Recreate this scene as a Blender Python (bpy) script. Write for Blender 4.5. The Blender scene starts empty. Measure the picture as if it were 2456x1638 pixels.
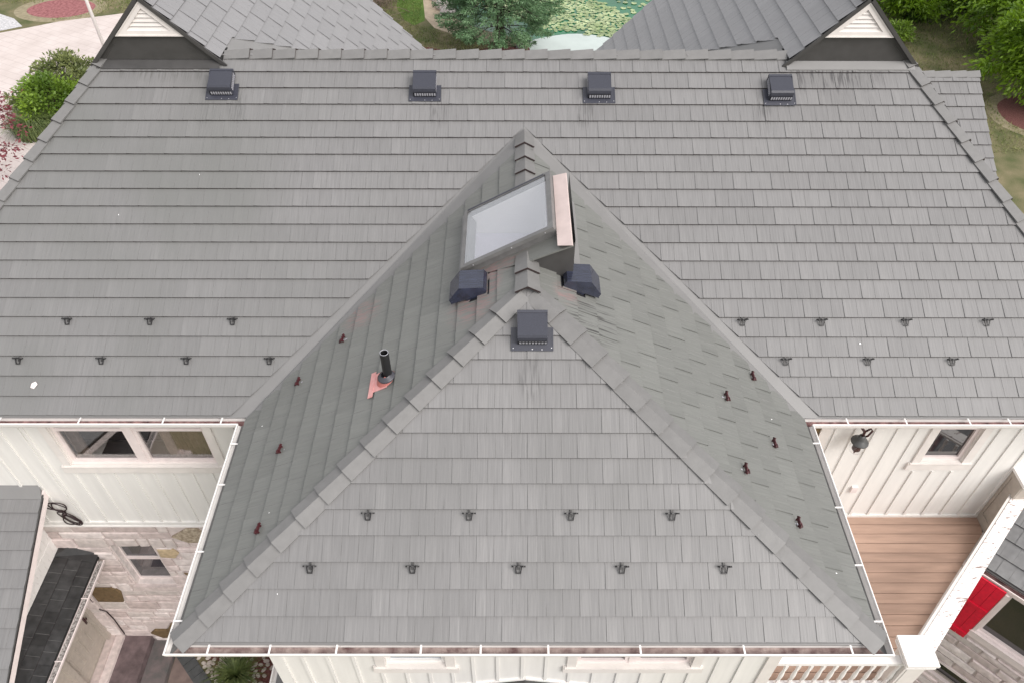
import bpy, bmesh, math, random
import numpy as np
from mathutils import Vector, Matrix

rnd = random.Random(11)
nrs = np.random.RandomState(5)
scene = bpy.context.scene
COL = scene.collection

# ------------------------------------------------------------------ camera, sky, sun, exposure
CAM = Vector((-0.2115, -7.1450, 8.7965))
CR = Vector((1.0, -0.00003, 0.00183)); CU = Vector((-0.00126, 0.71074, 0.70345)); CF = Vector((0.00132, 0.70345, -0.71074))
cd = bpy.data.cameras.new('camera'); cam = bpy.data.objects.new('camera', cd); COL.objects.link(cam)
cd.sensor_width = 36.0; cd.lens = 26.952; cd.clip_start = 0.1; cd.clip_end = 2000
cam.matrix_world = Matrix(((CR.x, CU.x, -CF.x, CAM.x), (CR.y, CU.y, -CF.y, CAM.y), (CR.z, CU.z, -CF.z, CAM.z), (0, 0, 0, 1)))
scene.camera = cam

SUN = Vector((0.55, -0.45, 0.70)).normalized()
world = bpy.data.worlds.new('World'); scene.world = world; world.use_nodes = True
wn = world.node_tree.nodes; wl_ = world.node_tree.links
sky = wn.new('ShaderNodeTexSky'); sky.sky_type = 'NISHITA'; sky.sun_disc = False
sky.sun_elevation = math.asin(SUN.z); sky.sun_rotation = math.atan2(SUN.x, SUN.y)
sky.air_density = 1.0; sky.dust_density = 5.0; sky.ozone_density = 1.0
bg = wn['Background']; bg.inputs['Strength'].default_value = 0.11
hs = wn.new('ShaderNodeHueSaturation'); hs.inputs['Saturation'].default_value = 0.5
wl_.new(sky.outputs[0], hs.inputs['Color'])
cloud = wn.new('ShaderNodeMix'); cloud.data_type = 'RGBA'; cloud.inputs['Factor'].default_value = 0.65     # an even, bright cloud layer
cloud.inputs['B'].default_value = (5.0, 4.95, 4.95, 1); wl_.new(hs.outputs[0], cloud.inputs['A']); wl_.new(cloud.outputs['Result'], bg.inputs[0])
sl = bpy.data.lights.new('sun', 'SUN'); sl.energy = 1.5; sl.angle = math.radians(45); sl.color = (1.0, 0.96, 0.925)
so = bpy.data.objects.new('sun', sl); COL.objects.link(so)
so.rotation_euler = SUN.to_track_quat('Z', 'Y').to_euler()
scene.view_settings.view_transform = 'Standard'; scene.view_settings.look = 'None'
scene.view_settings.exposure = 0.98; scene.view_settings.gamma = 1.0; scene.view_settings.use_curve_mapping = False
scene.cycles.max_bounces = 8

# ------------------------------------------------------------------ materials
def mat(name, col, rough=0.6, var=0.12, scale=6.0, bump=0.0, bscale=40.0, metal=0.0, spec=0.5, stretch=None, col2=None, detail=4.0, coat=0.0, tint=False):
    m = bpy.data.materials.new(name); m.use_nodes = True
    n = m.node_tree.nodes; l = m.node_tree.links; b = n['Principled BSDF']
    b.inputs['Roughness'].default_value = rough; b.inputs['Metallic'].default_value = metal
    b.inputs['Specular IOR Level'].default_value = spec; b.inputs['Coat Weight'].default_value = coat
    geo = n.new('ShaderNodeNewGeometry'); mp = n.new('ShaderNodeMapping'); l.new(geo.outputs['Position'], mp.inputs['Vector'])
    if stretch: mp.inputs['Scale'].default_value = stretch
    nz = n.new('ShaderNodeTexNoise'); nz.inputs['Scale'].default_value = scale; nz.inputs['Detail'].default_value = detail
    l.new(mp.outputs[0], nz.inputs['Vector'])
    rp = n.new('ShaderNodeValToRGB'); l.new(nz.outputs['Fac'], rp.inputs[0])
    rp.color_ramp.elements[0].position = 0.3; rp.color_ramp.elements[1].position = 0.7
    c = np.array(col); c2 = np.array(col2) if col2 else c * (1 + var)
    c1 = c if col2 else c * (1 - var)
    rp.color_ramp.elements[0].color = (*c1, 1); rp.color_ramp.elements[1].color = (*np.minimum(c2, 0.95), 1)
    out = rp.outputs[0]
    if tint:
        at = n.new('ShaderNodeAttribute'); at.attribute_name = 'tint'
        oi = n.new('ShaderNodeObjectInfo')
        ad = n.new('ShaderNodeMath'); ad.operation = 'ADD'; l.new(at.outputs['Fac'], ad.inputs[0]); l.new(oi.outputs['Random'], ad.inputs[1])
        fr = n.new('ShaderNodeMath'); fr.operation = 'FRACT'; l.new(ad.outputs[0], fr.inputs[0])
        mr = n.new('ShaderNodeMapRange'); mr.inputs['To Min'].default_value = 1 - tint; mr.inputs['To Max'].default_value = 1 + tint
        l.new(fr.outputs[0], mr.inputs['Value'])
        mx = n.new('ShaderNodeVectorMath'); mx.operation = 'SCALE'; l.new(out, mx.inputs[0]); l.new(mr.outputs[0], mx.inputs['Scale'])
        out = mx.outputs[0]
    l.new(out, b.inputs['Base Color'])
    if bump:
        nb = n.new('ShaderNodeTexNoise'); nb.inputs['Scale'].default_value = bscale; nb.inputs['Detail'].default_value = 3
        l.new(mp.outputs[0], nb.inputs['Vector'])
        bp = n.new('ShaderNodeBump'); bp.inputs['Strength'].default_value = bump; bp.inputs['Distance'].default_value = 0.02
        l.new(nb.outputs['Fac'], bp.inputs['Height']); l.new(bp.outputs[0], b.inputs['Normal'])
    m['out'] = 0
    return m

def mixin(m, color, fac_builder):
    """lay a second colour over a material's base colour, masked by a node the builder returns"""
    n = m.node_tree.nodes; l = m.node_tree.links; b = n['Principled BSDF']
    src = b.inputs['Base Color'].links[0].from_socket
    mx = n.new('ShaderNodeMix'); mx.data_type = 'RGBA'
    l.new(src, mx.inputs['A']); mx.inputs['B'].default_value = (*color, 1)
    l.new(fac_builder(n, l), mx.inputs['Factor']); l.new(mx.outputs['Result'], b.inputs['Base Color'])

def blob_mask(center, radius, stretch, scale, lo=0.45, hi=0.62):
    """worn or dirty patch of its own ragged shape around a place on the roof"""
    def f(n, l):
        g = n.new('ShaderNodeNewGeometry')
        d = n.new('ShaderNodeVectorMath'); d.operation = 'SUBTRACT'; l.new(g.outputs['Position'], d.inputs[0]); d.inputs[1].default_value = center
        s = n.new('ShaderNodeVectorMath'); s.operation = 'DIVIDE'; l.new(d.outputs[0], s.inputs[0]); s.inputs[1].default_value = radius
        ln = n.new('ShaderNodeVectorMath'); ln.operation = 'LENGTH'; l.new(s.outputs[0], ln.inputs[0])
        r = n.new('ShaderNodeMapRange'); r.inputs['From Min'].default_value = 0.45; r.inputs['From Max'].default_value = 1.0
        r.inputs['To Min'].default_value = 1; r.inputs['To Max'].default_value = 0; l.new(ln.outputs['Value'], r.inputs['Value'])
        mp = n.new('ShaderNodeMapping'); mp.inputs['Scale'].default_value = stretch; l.new(g.outputs['Position'], mp.inputs['Vector'])
        nz = n.new('ShaderNodeTexNoise'); nz.inputs['Scale'].default_value = scale; l.new(mp.outputs[0], nz.inputs['Vector'])
        r2 = n.new('ShaderNodeMapRange'); r2.inputs['From Min'].default_value = lo; r2.inputs['From Max'].default_value = hi; l.new(nz.outputs['Fac'], r2.inputs['Value'])
        mu = n.new('ShaderNodeMath'); mu.operation = 'MULTIPLY'; l.new(r.outputs[0], mu.inputs[0]); l.new(r2.outputs[0], mu.inputs[1])
        return mu.outputs[0]
    return f

RG = (0.180, 0.177, 0.177)
M = {}
M['shingle'] = mat('shingle_metal', RG, 0.48, 0.085, 1.0, 0.12, 1.0, spec=0.5, stretch=(42, 2.5, 2.5), tint=0.06)
M['shingle_side'] = mat('shingle_metal_side', (0.160, 0.163, 0.153), 0.48, 0.08, 1.0, 0.12, 1.0, spec=0.5, stretch=(2.5, 42, 4), tint=0.05)
M['shingle_diag'] = mat('shingle_metal_diagonal', (0.17, 0.17, 0.172), 0.5, 0.16, 7.0, spec=0.45, tint=0.06)
M['shingle_far'] = mat('shingle_metal_back', (0.205, 0.201, 0.205), 0.34, 0.07, 1.0, 0.12, 1.0, spec=1.0, stretch=(5, 55, 9), tint=0.05)
M['shingle_dark'] = mat('shingle_metal_backlit', (0.030, 0.030, 0.031), 0.42, 0.35, 9.0, spec=0.55, tint=0.3)  # same grey shingle, its backlit darkness put into the colour
M['cap'] = mat('ridge_cap_metal', (0.172, 0.169, 0.166), 0.45, 0.06, 9.0, 0.05, 30, tint=0.05)
M['crease'] = mat('crease_grey', (0.145, 0.142, 0.140), 0.6, 0.2)  # slightly darker lines between the shakes
M['raw_edge_shade'] = mat('bare_edge_gap_shade', (0.035, 0.022, 0.022), 0.6, 0.2)  # bare cap edge; also paints the gap shade under shingle butts
M['flash'] = mat('flashing_metal', (0.192, 0.189, 0.187), 0.42, 0.04, 3.0)
M['gable_metal'] = mat('gable_dark_metal', (0.056, 0.054, 0.053), 0.42, 0.12, 5.0)
M['deck_under'] = mat('roof_underlay', (0.012, 0.012, 0.012), 0.9, 0.1)
M['white'] = mat('white_paint', (0.80, 0.775, 0.755), 0.5, 0.035, 3.0)
M['white_pink'] = mat('pinkish_white_paint', (0.74, 0.655, 0.64), 0.5, 0.06, 7.0)
M['siding'] = mat('siding_paint', (0.73, 0.715, 0.69), 0.55, 0.05, 1.0, stretch=(9, 9, 0.9), detail=8)
M['cream'] = mat('cream_trim', (0.70, 0.66, 0.63), 0.55, 0.05, 5.0)
M['sand_paint'] = mat('sand_paint', (0.40, 0.355, 0.31), 0.55, 0.08, 12.0, 0.05, 80)
M['gutter_inside'] = mat('gutter_sediment', (0.050, 0.016, 0.018), 0.8, 0.5, 9.0, 0.5, 50, col2=(0.30, 0.17, 0.16), detail=8)
M['grime'] = mat('gutter_grime', (0.085, 0.035, 0.035), 0.75, 0.5, 7.0, 0.6, 60, col2=(0.42, 0.34, 0.31), detail=8)
M['debris'] = mat('gutter_leaf_litter', (0.03, 0.017, 0.015), 0.9, 0.5, 30.0, 0.5, 50, col2=(0.55, 0.52, 0.50), detail=8)
M['vent'] = mat('vent_blue_grey_paint', (0.036, 0.038, 0.052), 0.32, 0.12, 60.0, coat=0.25)
M['vent_dark'] = mat('vent_black', (0.008, 0.008, 0.011), 0.5, 0.2)
M['vent_navy'] = mat('vent_navy_enamel', (0.020, 0.024, 0.045), 0.25, 0.45, 1.0, stretch=(6, 60, 6), coat=0.35, spec=0.7)
M['grille'] = mat('grille_plastic', (0.42, 0.42, 0.46), 0.5, 0.05)
M['screw'] = mat('screw_zinc', (0.6, 0.6, 0.62), 0.3, 0.05, metal=0.7)
M['guard_black'] = mat('snow_guard_black', (0.014, 0.013, 0.014), 0.45, 0.2)
M['guard_maroon'] = mat('snow_guard_maroon', (0.050, 0.008, 0.011), 0.4, 0.3, 30)
M['pipe'] = mat('pipe_black', (0.012, 0.012, 0.013), 0.45, 0.1)
M['rubber'] = mat('rubber_boot', (0.05, 0.05, 0.06), 0.4, 0.1)
M['pink_metal'] = mat('bare_pink_metal', (0.60, 0.26, 0.25), 0.45, 0.10, 14.0, col2=(0.66, 0.36, 0.34))
M['pink_pale'] = mat('pale_pink_metal', (0.56, 0.46, 0.435), 0.5, 0.10, 5.0)
M['salmon'] = mat('salmon_cone', (0.42, 0.14, 0.12), 0.5, 0.1)
M['frame_metal'] = mat('skylight_frame_metal', (0.15, 0.148, 0.146), 0.4, 0.12, 8.0)
M['drywall'] = mat('shaft_plaster', (0.90, 0.90, 0.90), 0.8, 0.02)
M['drywall_floor'] = mat('shaft_lavender_shade', (0.62, 0.60, 0.70), 0.8, 0.03)  # lavender shading inside the shaft put into the floor colour
M['board_brown'] = mat('deck_board_brown', (0.39, 0.262, 0.20), 0.65, 0.14, 3.0, 0.10, 60, stretch=(0.5, 4, 1), tint=0.06)
M['under_dark'] = mat('dark_gap', (0.03, 0.022, 0.018), 0.9, 0.1)
M['red'] = mat('red_shutter_paint', (0.66, 0.004, 0.034), 0.5, 0.12, 14.0, 0.05, 90)
M['lamp_metal'] = mat('lamp_bronze', (0.045, 0.014, 0.014), 0.45, 0.2, 30)
M['lamp_shade'] = mat('lamp_shade_grey', (0.07, 0.072, 0.072), 0.45, 0.15, 10)
M['cable'] = mat('cable_black', (0.02, 0.008, 0.010), 0.5, 0.1)
M['mortar'] = mat('mortar', (0.56, 0.49, 0.47), 0.9, 0.08, 12)
for i, c in enumerate([(0.60, 0.52, 0.50), (0.68, 0.61, 0.59), (0.50, 0.42, 0.40), (0.64, 0.55, 0.53), (0.55, 0.49, 0.465)]):
    M['stone%d' % i] = mat('limestone_%s' % 'abcde'[i], c, 0.85, 0.16, 9.0, 0.45, 26, detail=6)
M['stone_tan'] = mat('tan_fieldstone', (0.20, 0.155, 0.105), 0.85, 0.3, 16, 0.8, 30, col2=(0.52, 0.44, 0.34), detail=8)
M['stone_brown'] = mat('brown_fieldstone', (0.145, 0.095, 0.045), 0.85, 0.25, 12, 0.5, 30)
M['stone_yellow'] = mat('yellow_fieldstone', (0.50, 0.39, 0.25), 0.85, 0.2, 12, 0.5, 30)
M['slate'] = mat('slate_landing', (0.085, 0.062, 0.064), 0.75, 0.3, 5.0, 0.4, 20, col2=(0.17, 0.125, 0.13), detail=8)
M['slate2'] = mat('slate_step', (0.090, 0.092, 0.090), 0.75, 0.3, 4.0, 0.4, 20, col2=(0.19, 0.15, 0.15), detail=8)
M['tan_pave'] = mat('tan_stamped_paving', (0.20, 0.15, 0.135), 0.8, 0.2, 5.0, 0.3, 20, detail=8)
M['brick_grey'] = mat('charcoal_paver', (0.075, 0.08, 0.082), 0.8, 0.2, 8.0, 0.3, 40)
M['pebble'] = mat('pebble', (0.42, 0.36, 0.33), 0.7, 0.3, 3.0, col2=(0.6, 0.56, 0.50))
M['mulch'] = mat('red_mulch', (0.085, 0.022, 0.020), 0.95, 0.4, 18.0, 0.9, 40, col2=(0.20, 0.085, 0.075), detail=8)
M['mulch_pale'] = mat('faded_red_mulch', (0.17, 0.05, 0.055), 0.95, 0.4, 7.0, 0.9, 12, col2=(0.34, 0.14, 0.14), detail=8)
M['drive'] = mat('pale_driveway', (0.50, 0.435, 0.41), 0.85, 0.05, 0.9, 0.08, 8.0, col2=(0.60, 0.535, 0.51), detail=10)
M['gravel'] = mat('grey_gravel', (0.33, 0.33, 0.34), 0.9, 0.35, 9.0, 0.6, 20, col2=(0.62, 0.61, 0.62), detail=8)
M['grass'] = mat('lawn_ground', (0.055, 0.075, 0.018), 0.95, 0.4, 0.9, 0.9, 22, col2=(0.20, 0.165, 0.095), detail=12)
M['grass_green'] = mat('lush_lawn', (0.045, 0.105, 0.008), 0.95, 0.4, 0.9, 0.9, 22, col2=(0.10, 0.17, 0.022), detail=12)
M['grass_blade'] = mat('grass_blade', (0.030, 0.060, 0.010), 0.6, 0.5, 8.0, col2=(0.16, 0.20, 0.06))
M['grass_dry'] = mat('dry_grass_edge', (0.20, 0.17, 0.105), 0.95, 0.3, 5.0, 0.8, 22, col2=(0.30, 0.26, 0.17), detail=10)
M['sandstone'] = mat('pond_sand_edge', (0.42, 0.34, 0.25), 0.9, 0.15, 4.0, 0.4, 14, detail=8)
M['boulder'] = mat('boulder_stone', (0.48, 0.43, 0.41), 0.85, 0.2, 2.5, 0.6, 6.0, detail=8)
M['bark'] = mat('bark', (0.045, 0.032, 0.026), 0.9, 0.3, 10.0, 0.6, 30)
M['twig'] = mat('dry_twig', (0.20, 0.15, 0.12), 0.9, 0.35, 6.0)
M['steel_dark'] = mat('utility_box_paint', (0.10, 0.10, 0.105), 0.6, 0.1)

def leaf_mat(name, a, b, scale, rough=0.5, trans=0.25):
    m = mat(name, a, rough, 0.2, scale, col2=b, tint=0.25)
    p = m.node_tree.nodes['Principled BSDF']; l = m.node_tree.links; n = m.node_tree.nodes
    tr = n.new('ShaderNodeBsdfTranslucent'); mx = n.new('ShaderNodeMixShader'); mx.inputs[0].default_value = trans
    l.new(p.inputs['Base Color'].links[0].from_socket, tr.inputs['Color'])
    l.new(p.outputs[0], mx.inputs[1]); l.new(tr.outputs[0], mx.inputs[2]); l.new(mx.outputs[0], n['Material Output'].inputs['Surface'])
    return m
M['spruce'] = leaf_mat('spruce_needles', (0.055, 0.125, 0.050), (0.22, 0.36, 0.19), 1.3)
M['leaf'] = leaf_mat('tree_leaves', (0.055, 0.130, 0.008), (0.25, 0.40, 0.020), 0.8, trans=0.45)
M['leaf_shrub'] = leaf_mat('shrub_leaves', (0.055, 0.115, 0.012), (0.22, 0.34, 0.035), 0.9)
M['leaf_olive'] = leaf_mat('olive_leaves', (0.07, 0.10, 0.028), (0.26, 0.29, 0.11), 1.4)
M['leaf_red'] = leaf_mat('maroon_leaves', (0.12, 0.018, 0.030), (0.30, 0.085, 0.10), 2.0)
M['grass_tuft'] = leaf_mat('grass_tufts', (0.085, 0.155, 0.022), (0.30, 0.30, 0.12), 0.7)
M['lily'] = leaf_mat('lily_pad', (0.22, 0.30, 0.12), (0.42, 0.49, 0.27), 1.6, rough=0.35, trans=0.1)

def glass_mat(name, col, rough=0.03):
    m = mat(name, col, rough, 0.15, 1.5, spec=0.9, coat=0.6); m.node_tree.nodes['Principled BSDF'].inputs['Coat Roughness'].default_value = 0.03
    return m
M['pane'] = glass_mat('window_glass', (0.020, 0.026, 0.034))
M['pane_sky'] = glass_mat('window_glass_sky_tint', (0.10, 0.15, 0.21))  # blue sky reflection put into the glass colour
M['curtain'] = mat('brown_curtain', (0.20, 0.145, 0.115), 0.9, 0.15, 8.0)
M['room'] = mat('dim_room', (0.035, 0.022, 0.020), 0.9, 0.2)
M['pane_dark'] = glass_mat('window_glass_dark', (0.014, 0.014, 0.016))
def clear_glass(name, fres):
    m = bpy.data.materials.new(name); m.use_nodes = True; n = m.node_tree.nodes; l = m.node_tree.links
    n.remove(n['Principled BSDF'])
    t = n.new('ShaderNodeBsdfTransparent'); t.inputs[0].default_value = (0.985, 0.985, 0.99, 1)
    g = n.new('ShaderNodeBsdfGlossy'); g.inputs['Roughness'].default_value = 0.03
    lw = n.new('ShaderNodeLayerWeight'); pw = n.new('ShaderNodeMath'); pw.operation = 'POWER'; l.new(lw.outputs['Facing'], pw.inputs[0]); pw.inputs[1].default_value = 4.0
    fr = n.new('ShaderNodeMath'); fr.operation = 'MULTIPLY_ADD'; l.new(pw.outputs[0], fr.inputs[0]); fr.inputs[1].default_value = 0.6; fr.inputs[2].default_value = fres; mx = n.new('ShaderNodeMixShader')
    l.new(fr.outputs[0], mx.inputs[0]); l.new(t.outputs[0], mx.inputs[1]); l.new(g.outputs[0], mx.inputs[2]); l.new(mx.outputs[0], n['Material Output'].inputs[0])
    return m
M['clear'] = clear_glass('clear_glass', 0.06); M['skyglass'] = clear_glass('coated_skylight_glass', 0.30)
def water_mat():
    m = mat('pond_water', (0.000, 0.115, 0.040), 0.06, 0.3, 0.5, spec=1.0)
    n = m.node_tree.nodes; l = m.node_tree.links; b = n['Principled BSDF']
    g = n.new('ShaderNodeNewGeometry'); mp = n.new('ShaderNodeMapping'); mp.inputs['Scale'].default_value = (3, 8, 1); l.new(g.outputs['Position'], mp.inputs[0])
    nz = n.new('ShaderNodeTexNoise'); nz.inputs['Scale'].default_value = 1.6; l.new(mp.outputs[0], nz.inputs[0])
    bp = n.new('ShaderNodeBump'); bp.inputs['Strength'].default_value = 0.25; bp.inputs['Distance'].default_value = 0.03
    l.new(nz.outputs[0], bp.inputs['Height']); l.new(bp.outputs[0], b.inputs['Normal'])
    return m
M['water'] = water_mat()
M['sky_sheen'] = mat('painted_sky_sheen', (0.46, 0.52, 0.50), 0.25, 0.08, 0.8, spec=0.9)  # pale sky reflection put into a surface colour
# worn patches on the roof metal (bare pinkish metal by the two side hoods, dirt below the right gable and along the hips)
for c, r in (((-0.72, 0.30, 1.9), (0.42, 0.42, 0.6)), ((-0.45, 0.62, 2.0), (0.16, 0.35, 0.6)), ((0.52, 0.42, 2.0), (0.22, 0.25, 0.6)), ((-0.35, 0.95, 2.1), (0.5, 0.25, 0.6)), ((-2.4, 1.15, 0.9), (0.4, 0.35, 0.5))):
    mixin(M['shingle_side'], (0.235, 0.160, 0.155), blob_mask(c, r, (3, 22, 3), 2.0, 0.42, 0.66))
mixin(M['shingle_side'], (0.040, 0.038, 0.036), blob_mask((0.85, 0.10, 1.9), (0.5, 0.5, 0.7), (1.5, 30, 2), 1.5, 0.52, 0.66))
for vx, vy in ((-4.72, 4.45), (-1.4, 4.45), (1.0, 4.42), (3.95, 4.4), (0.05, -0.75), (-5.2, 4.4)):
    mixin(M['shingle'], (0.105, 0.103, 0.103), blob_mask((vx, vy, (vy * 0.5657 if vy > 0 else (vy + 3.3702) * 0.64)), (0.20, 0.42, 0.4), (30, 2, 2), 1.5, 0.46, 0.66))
mixin(M['shingle'], (0.152, 0.153, 0.148), blob_mask((-7.0, 2.6, 1.4), (5.5, 4.5, 4.5), (0.45, 0.30, 0.3), 1.4, 0.36, 0.66))
mixin(M['shingle'], (0.156, 0.154, 0.153), blob_mask((0.0, -2.0, 0.8), (4.5, 2.2, 3.0), (0.7, 0.5, 0.5), 1.4, 0.42, 0.70))
mixin(M['shingle'], (0.085, 0.083, 0.085), blob_mask((5.1, 4.98, 2.8), (1.1, 0.36, 0.8), (26, 1.5, 2), 1.5, 0.50, 0.64))
mixin(M['shingle'], (0.125, 0.124, 0.12), blob_mask((-5.9, 5.05, 2.8), (1.4, 0.22, 0.8), (20, 1.5, 2), 1.5, 0.45, 0.70))

def stamped(n, l):
    g = n.new('ShaderNodeNewGeometry'); mp = n.new('ShaderNodeMapping'); mp.inputs['Rotation'].default_value = (0, 0, 0.5); l.new(g.outputs['Position'], mp.inputs['Vector'])
    b = n.new('ShaderNodeTexBrick'); b.inputs['Scale'].default_value = 1.0; b.inputs['Mortar Size'].default_value = 0.022; b.inputs['Mortar Smooth'].default_value = 0.6
    b.inputs['Brick Width'].default_value = 0.75; b.inputs['Row Height'].default_value = 0.42; l.new(mp.outputs[0], b.inputs['Vector'])
    nz = n.new('ShaderNodeTexNoise'); nz.inputs['Scale'].default_value = 0.8; l.new(g.outputs['Position'], nz.inputs['Vector'])
    m1 = n.new('ShaderNodeMath'); m1.operation = 'MULTIPLY'; l.new(b.outputs['Fac'], m1.inputs[0]); l.new(nz.outputs['Fac'], m1.inputs[1]); return m1.outputs[0]
mixin(M['drive'], (0.38, 0.32, 0.30), stamped)
# ------------------------------------------------------------------ mesh helpers
V3 = lambda p: Vector(p)
class MB:
    def __init__(s): s.v = []; s.f = []; s.t = None
    def add(s, vs, fs):
        o = len(s.v); s.v.extend([tuple(p) for p in vs]); s.f.extend([tuple(i + o for i in f) for f in fs])
    def box(s, a, b):
        (x0, y0, z0), (x1, y1, z1) = a, b
        s.add([(x0, y0, z0), (x1, y0, z0), (x1, y1, z0), (x0, y1, z0), (x0, y0, z1), (x1, y0, z1), (x1, y1, z1), (x0, y1, z1)],
              [(0, 3, 2, 1), (4, 5, 6, 7), (0, 1, 5, 4), (1, 2, 6, 5), (2, 3, 7, 6), (3, 0, 4, 7)])
    def fbox(s, F, u0, u1, v0, v1, n0, n1):
        s.add([F.p(u, v, n) for n in (n0, n1) for (u, v) in ((u0, v0), (u1, v0), (u1, v1), (u0, v1))],
              [(0, 3, 2, 1), (4, 5, 6, 7), (0, 1, 5, 4), (1, 2, 6, 5), (2, 3, 7, 6), (3, 0, 4, 7)])
    def prism(s, F, pts, n0, n1):
        k = len(pts)
        s.add([F.p(u, v, n0) for u, v in pts] + [F.p(u, v, n1) for u, v in pts],
              [tuple(range(k - 1, -1, -1)), tuple(range(k, 2 * k))] + [(i, (i + 1) % k, k + (i + 1) % k, k + i) for i in range(k)])
    def bar(s, p, q, w, h, up=(0, 0, 1)):
        p, q = V3(p), V3(q); d = (q - p).normalized(); a = d.cross(V3(up)).normalized() * (w / 2); b = a.cross(d).normalized() * (h / 2)
        s.add([p - a - b, p + a - b, p + a + b, p - a + b, q - a - b, q + a - b, q + a + b, q - a + b],
              [(0, 3, 2, 1), (4, 5, 6, 7), (0, 1, 5, 4), (1, 2, 6, 5), (2, 3, 7, 6), (3, 0, 4, 7)])
    def tube(s, pts, r, k=8, cap=True):
        pts = [V3(p) for p in pts]; rr = r if isinstance(r, (list, tuple)) else [r] * len(pts)
        rings = []; ref = None
        for i, p in enumerate(pts):
            d = (pts[min(i + 1, len(pts) - 1)] - pts[max(i - 1, 0)]).normalized()
            if ref is None: ref = d.orthogonal().normalized()
            a = (ref - d * ref.dot(d)).normalized(); ref = a; b = d.cross(a)
            rings.append([p + (a * math.cos(2 * math.pi * j / k) + b * math.sin(2 * math.pi * j / k)) * rr[i] for j in range(k)])
        fs = []
        for i in range(len(pts) - 1):
            for j in range(k):
                fs.append((i * k + j, i * k + (j + 1) % k, (i + 1) * k + (j + 1) % k, (i + 1) * k + j))
        if cap: fs += [tuple(range(k - 1, -1, -1)), tuple((len(pts) - 1) * k + j for j in range(k))]
        s.add([q for r_ in rings for q in r_], fs)
    def lathe(s, c, prof, k=16, ax=(0, 0, 1)):
        c = V3(c); ax = V3(ax).normalized(); a = ax.orthogonal().normalized(); b = ax.cross(a)
        vs = [c + ax * z + (a * math.cos(2 * math.pi * j / k) + b * math.sin(2 * math.pi * j / k)) * r for r, z in prof for j in range(k)]
        s.add(vs, [(i * k + j, i * k + (j + 1) % k, (i + 1) * k + (j + 1) % k, (i + 1) * k + j) for i in range(len(prof) - 1) for j in range(k)])
    def build(s, name, m, parent=None, smooth=False, tint=None):
        me = bpy.data.meshes.new(name); me.from_pydata(s.v, [], s.f)
        for mm in (m if isinstance(m, (list, tuple)) else [m]): me.materials.append(mm)
        if smooth: me.polygons.foreach_set('use_smooth', [True] * len(me.polygons))
        if tint is not None:
            a = me.attributes.new('tint', 'FLOAT', 'POINT'); a.data.foreach_set('value', np.asarray(tint, dtype=np.float32))
        me.update()
        o = bpy.data.objects.new(name, me); COL.objects.link(o)
        if parent is not None: put(o, parent)
        return o

def world_of(o):
    m = o.matrix_basis.copy()
    while o.parent is not None:
        o = o.parent; m = o.matrix_basis @ m
    return m
def put(o, parent):
    """child keeps the world placing its mesh was written in"""
    o.parent = parent; o.matrix_parent_inverse = Matrix(); o.matrix_basis = world_of(parent).inverted() @ o.matrix_basis

class Fr:
    def __init__(s, O, u, v): s.O = V3(O); s.u = V3(u).normalized(); s.v = V3(v).normalized(); s.n = s.u.cross(s.v).normalized()
    def p(s, u, v, n=0.0): return s.O + s.u * u + s.v * v + s.n * n
    def mat(s, u=0, v=0, n=0):
        o = s.p(u, v, n); return Matrix(((s.u.x, s.v.x, s.n.x, o.x), (s.u.y, s.v.y, s.n.y, o.y), (s.u.z, s.v.z, s.n.z, o.z), (0, 0, 0, 1)))
    def uv(s, P): d = V3(P) - s.O; return d.dot(s.u), d.dot(s.v)
ID = Fr((0, 0, 0), (1, 0, 0), (0, 1, 0))

def empty(name, label, cat, loc=(0, 0, 0), group=None, matrix=None):
    o = bpy.data.objects.new(name, None); COL.objects.link(o); o.empty_display_size = 0.2
    if matrix is not None: o.matrix_basis = matrix
    else: o.location = loc
    o['label'] = label; o['category'] = cat
    if group: o['group'] = group
    return o
def tag(o, label=None, cat=None, group=None, kind=None):
    if label: o['label'] = label
    if cat: o['category'] = cat
    if group: o['group'] = group
    if kind: o['kind'] = kind
    return o
def copy_tree(o, parent=None):
    c = o.copy(); COL.objects.link(c); c.parent = parent
    for ch in list(o.children): copy_tree(ch, c)
    return c
def sheet(name, pts, z, m, kind='structure'):
    b = MB(); b.add([(x, y, z) for x, y in pts], [tuple(range(len(pts)))]); return tag(b.build(name, m), kind=kind)
def in_view(P, mg=0.25):
    d = V3(P) - CAM; z = d.dot(CF)
    if z < 0.5: return None
    u = d.dot(CR) / z * 1838.7 / 1228; v = d.dot(CU) / z * 1838.7 / 819
    return (u, v, z) if abs(u) < 1 + mg and abs(v) < 1 + mg else None

# ------------------------------------------------------------------ main dimensions (eave plane is z = 0)
HA, L = 4.0887, 3.3702
M1, M2, MM = 0.5692, 0.6400, 0.5657
RY = 5.3775; RZ = RY * MM
XL, XR = -7.128, 6.502
HL, HR = -10.02, 9.35
WZ = HA * M1; WY = WZ / MM; AY = -L + WZ / M2
YW = 0.30                     # main front wall plane
GZ = -8.45                    # ground
EX = 0.3048; PW = 0.6096

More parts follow.
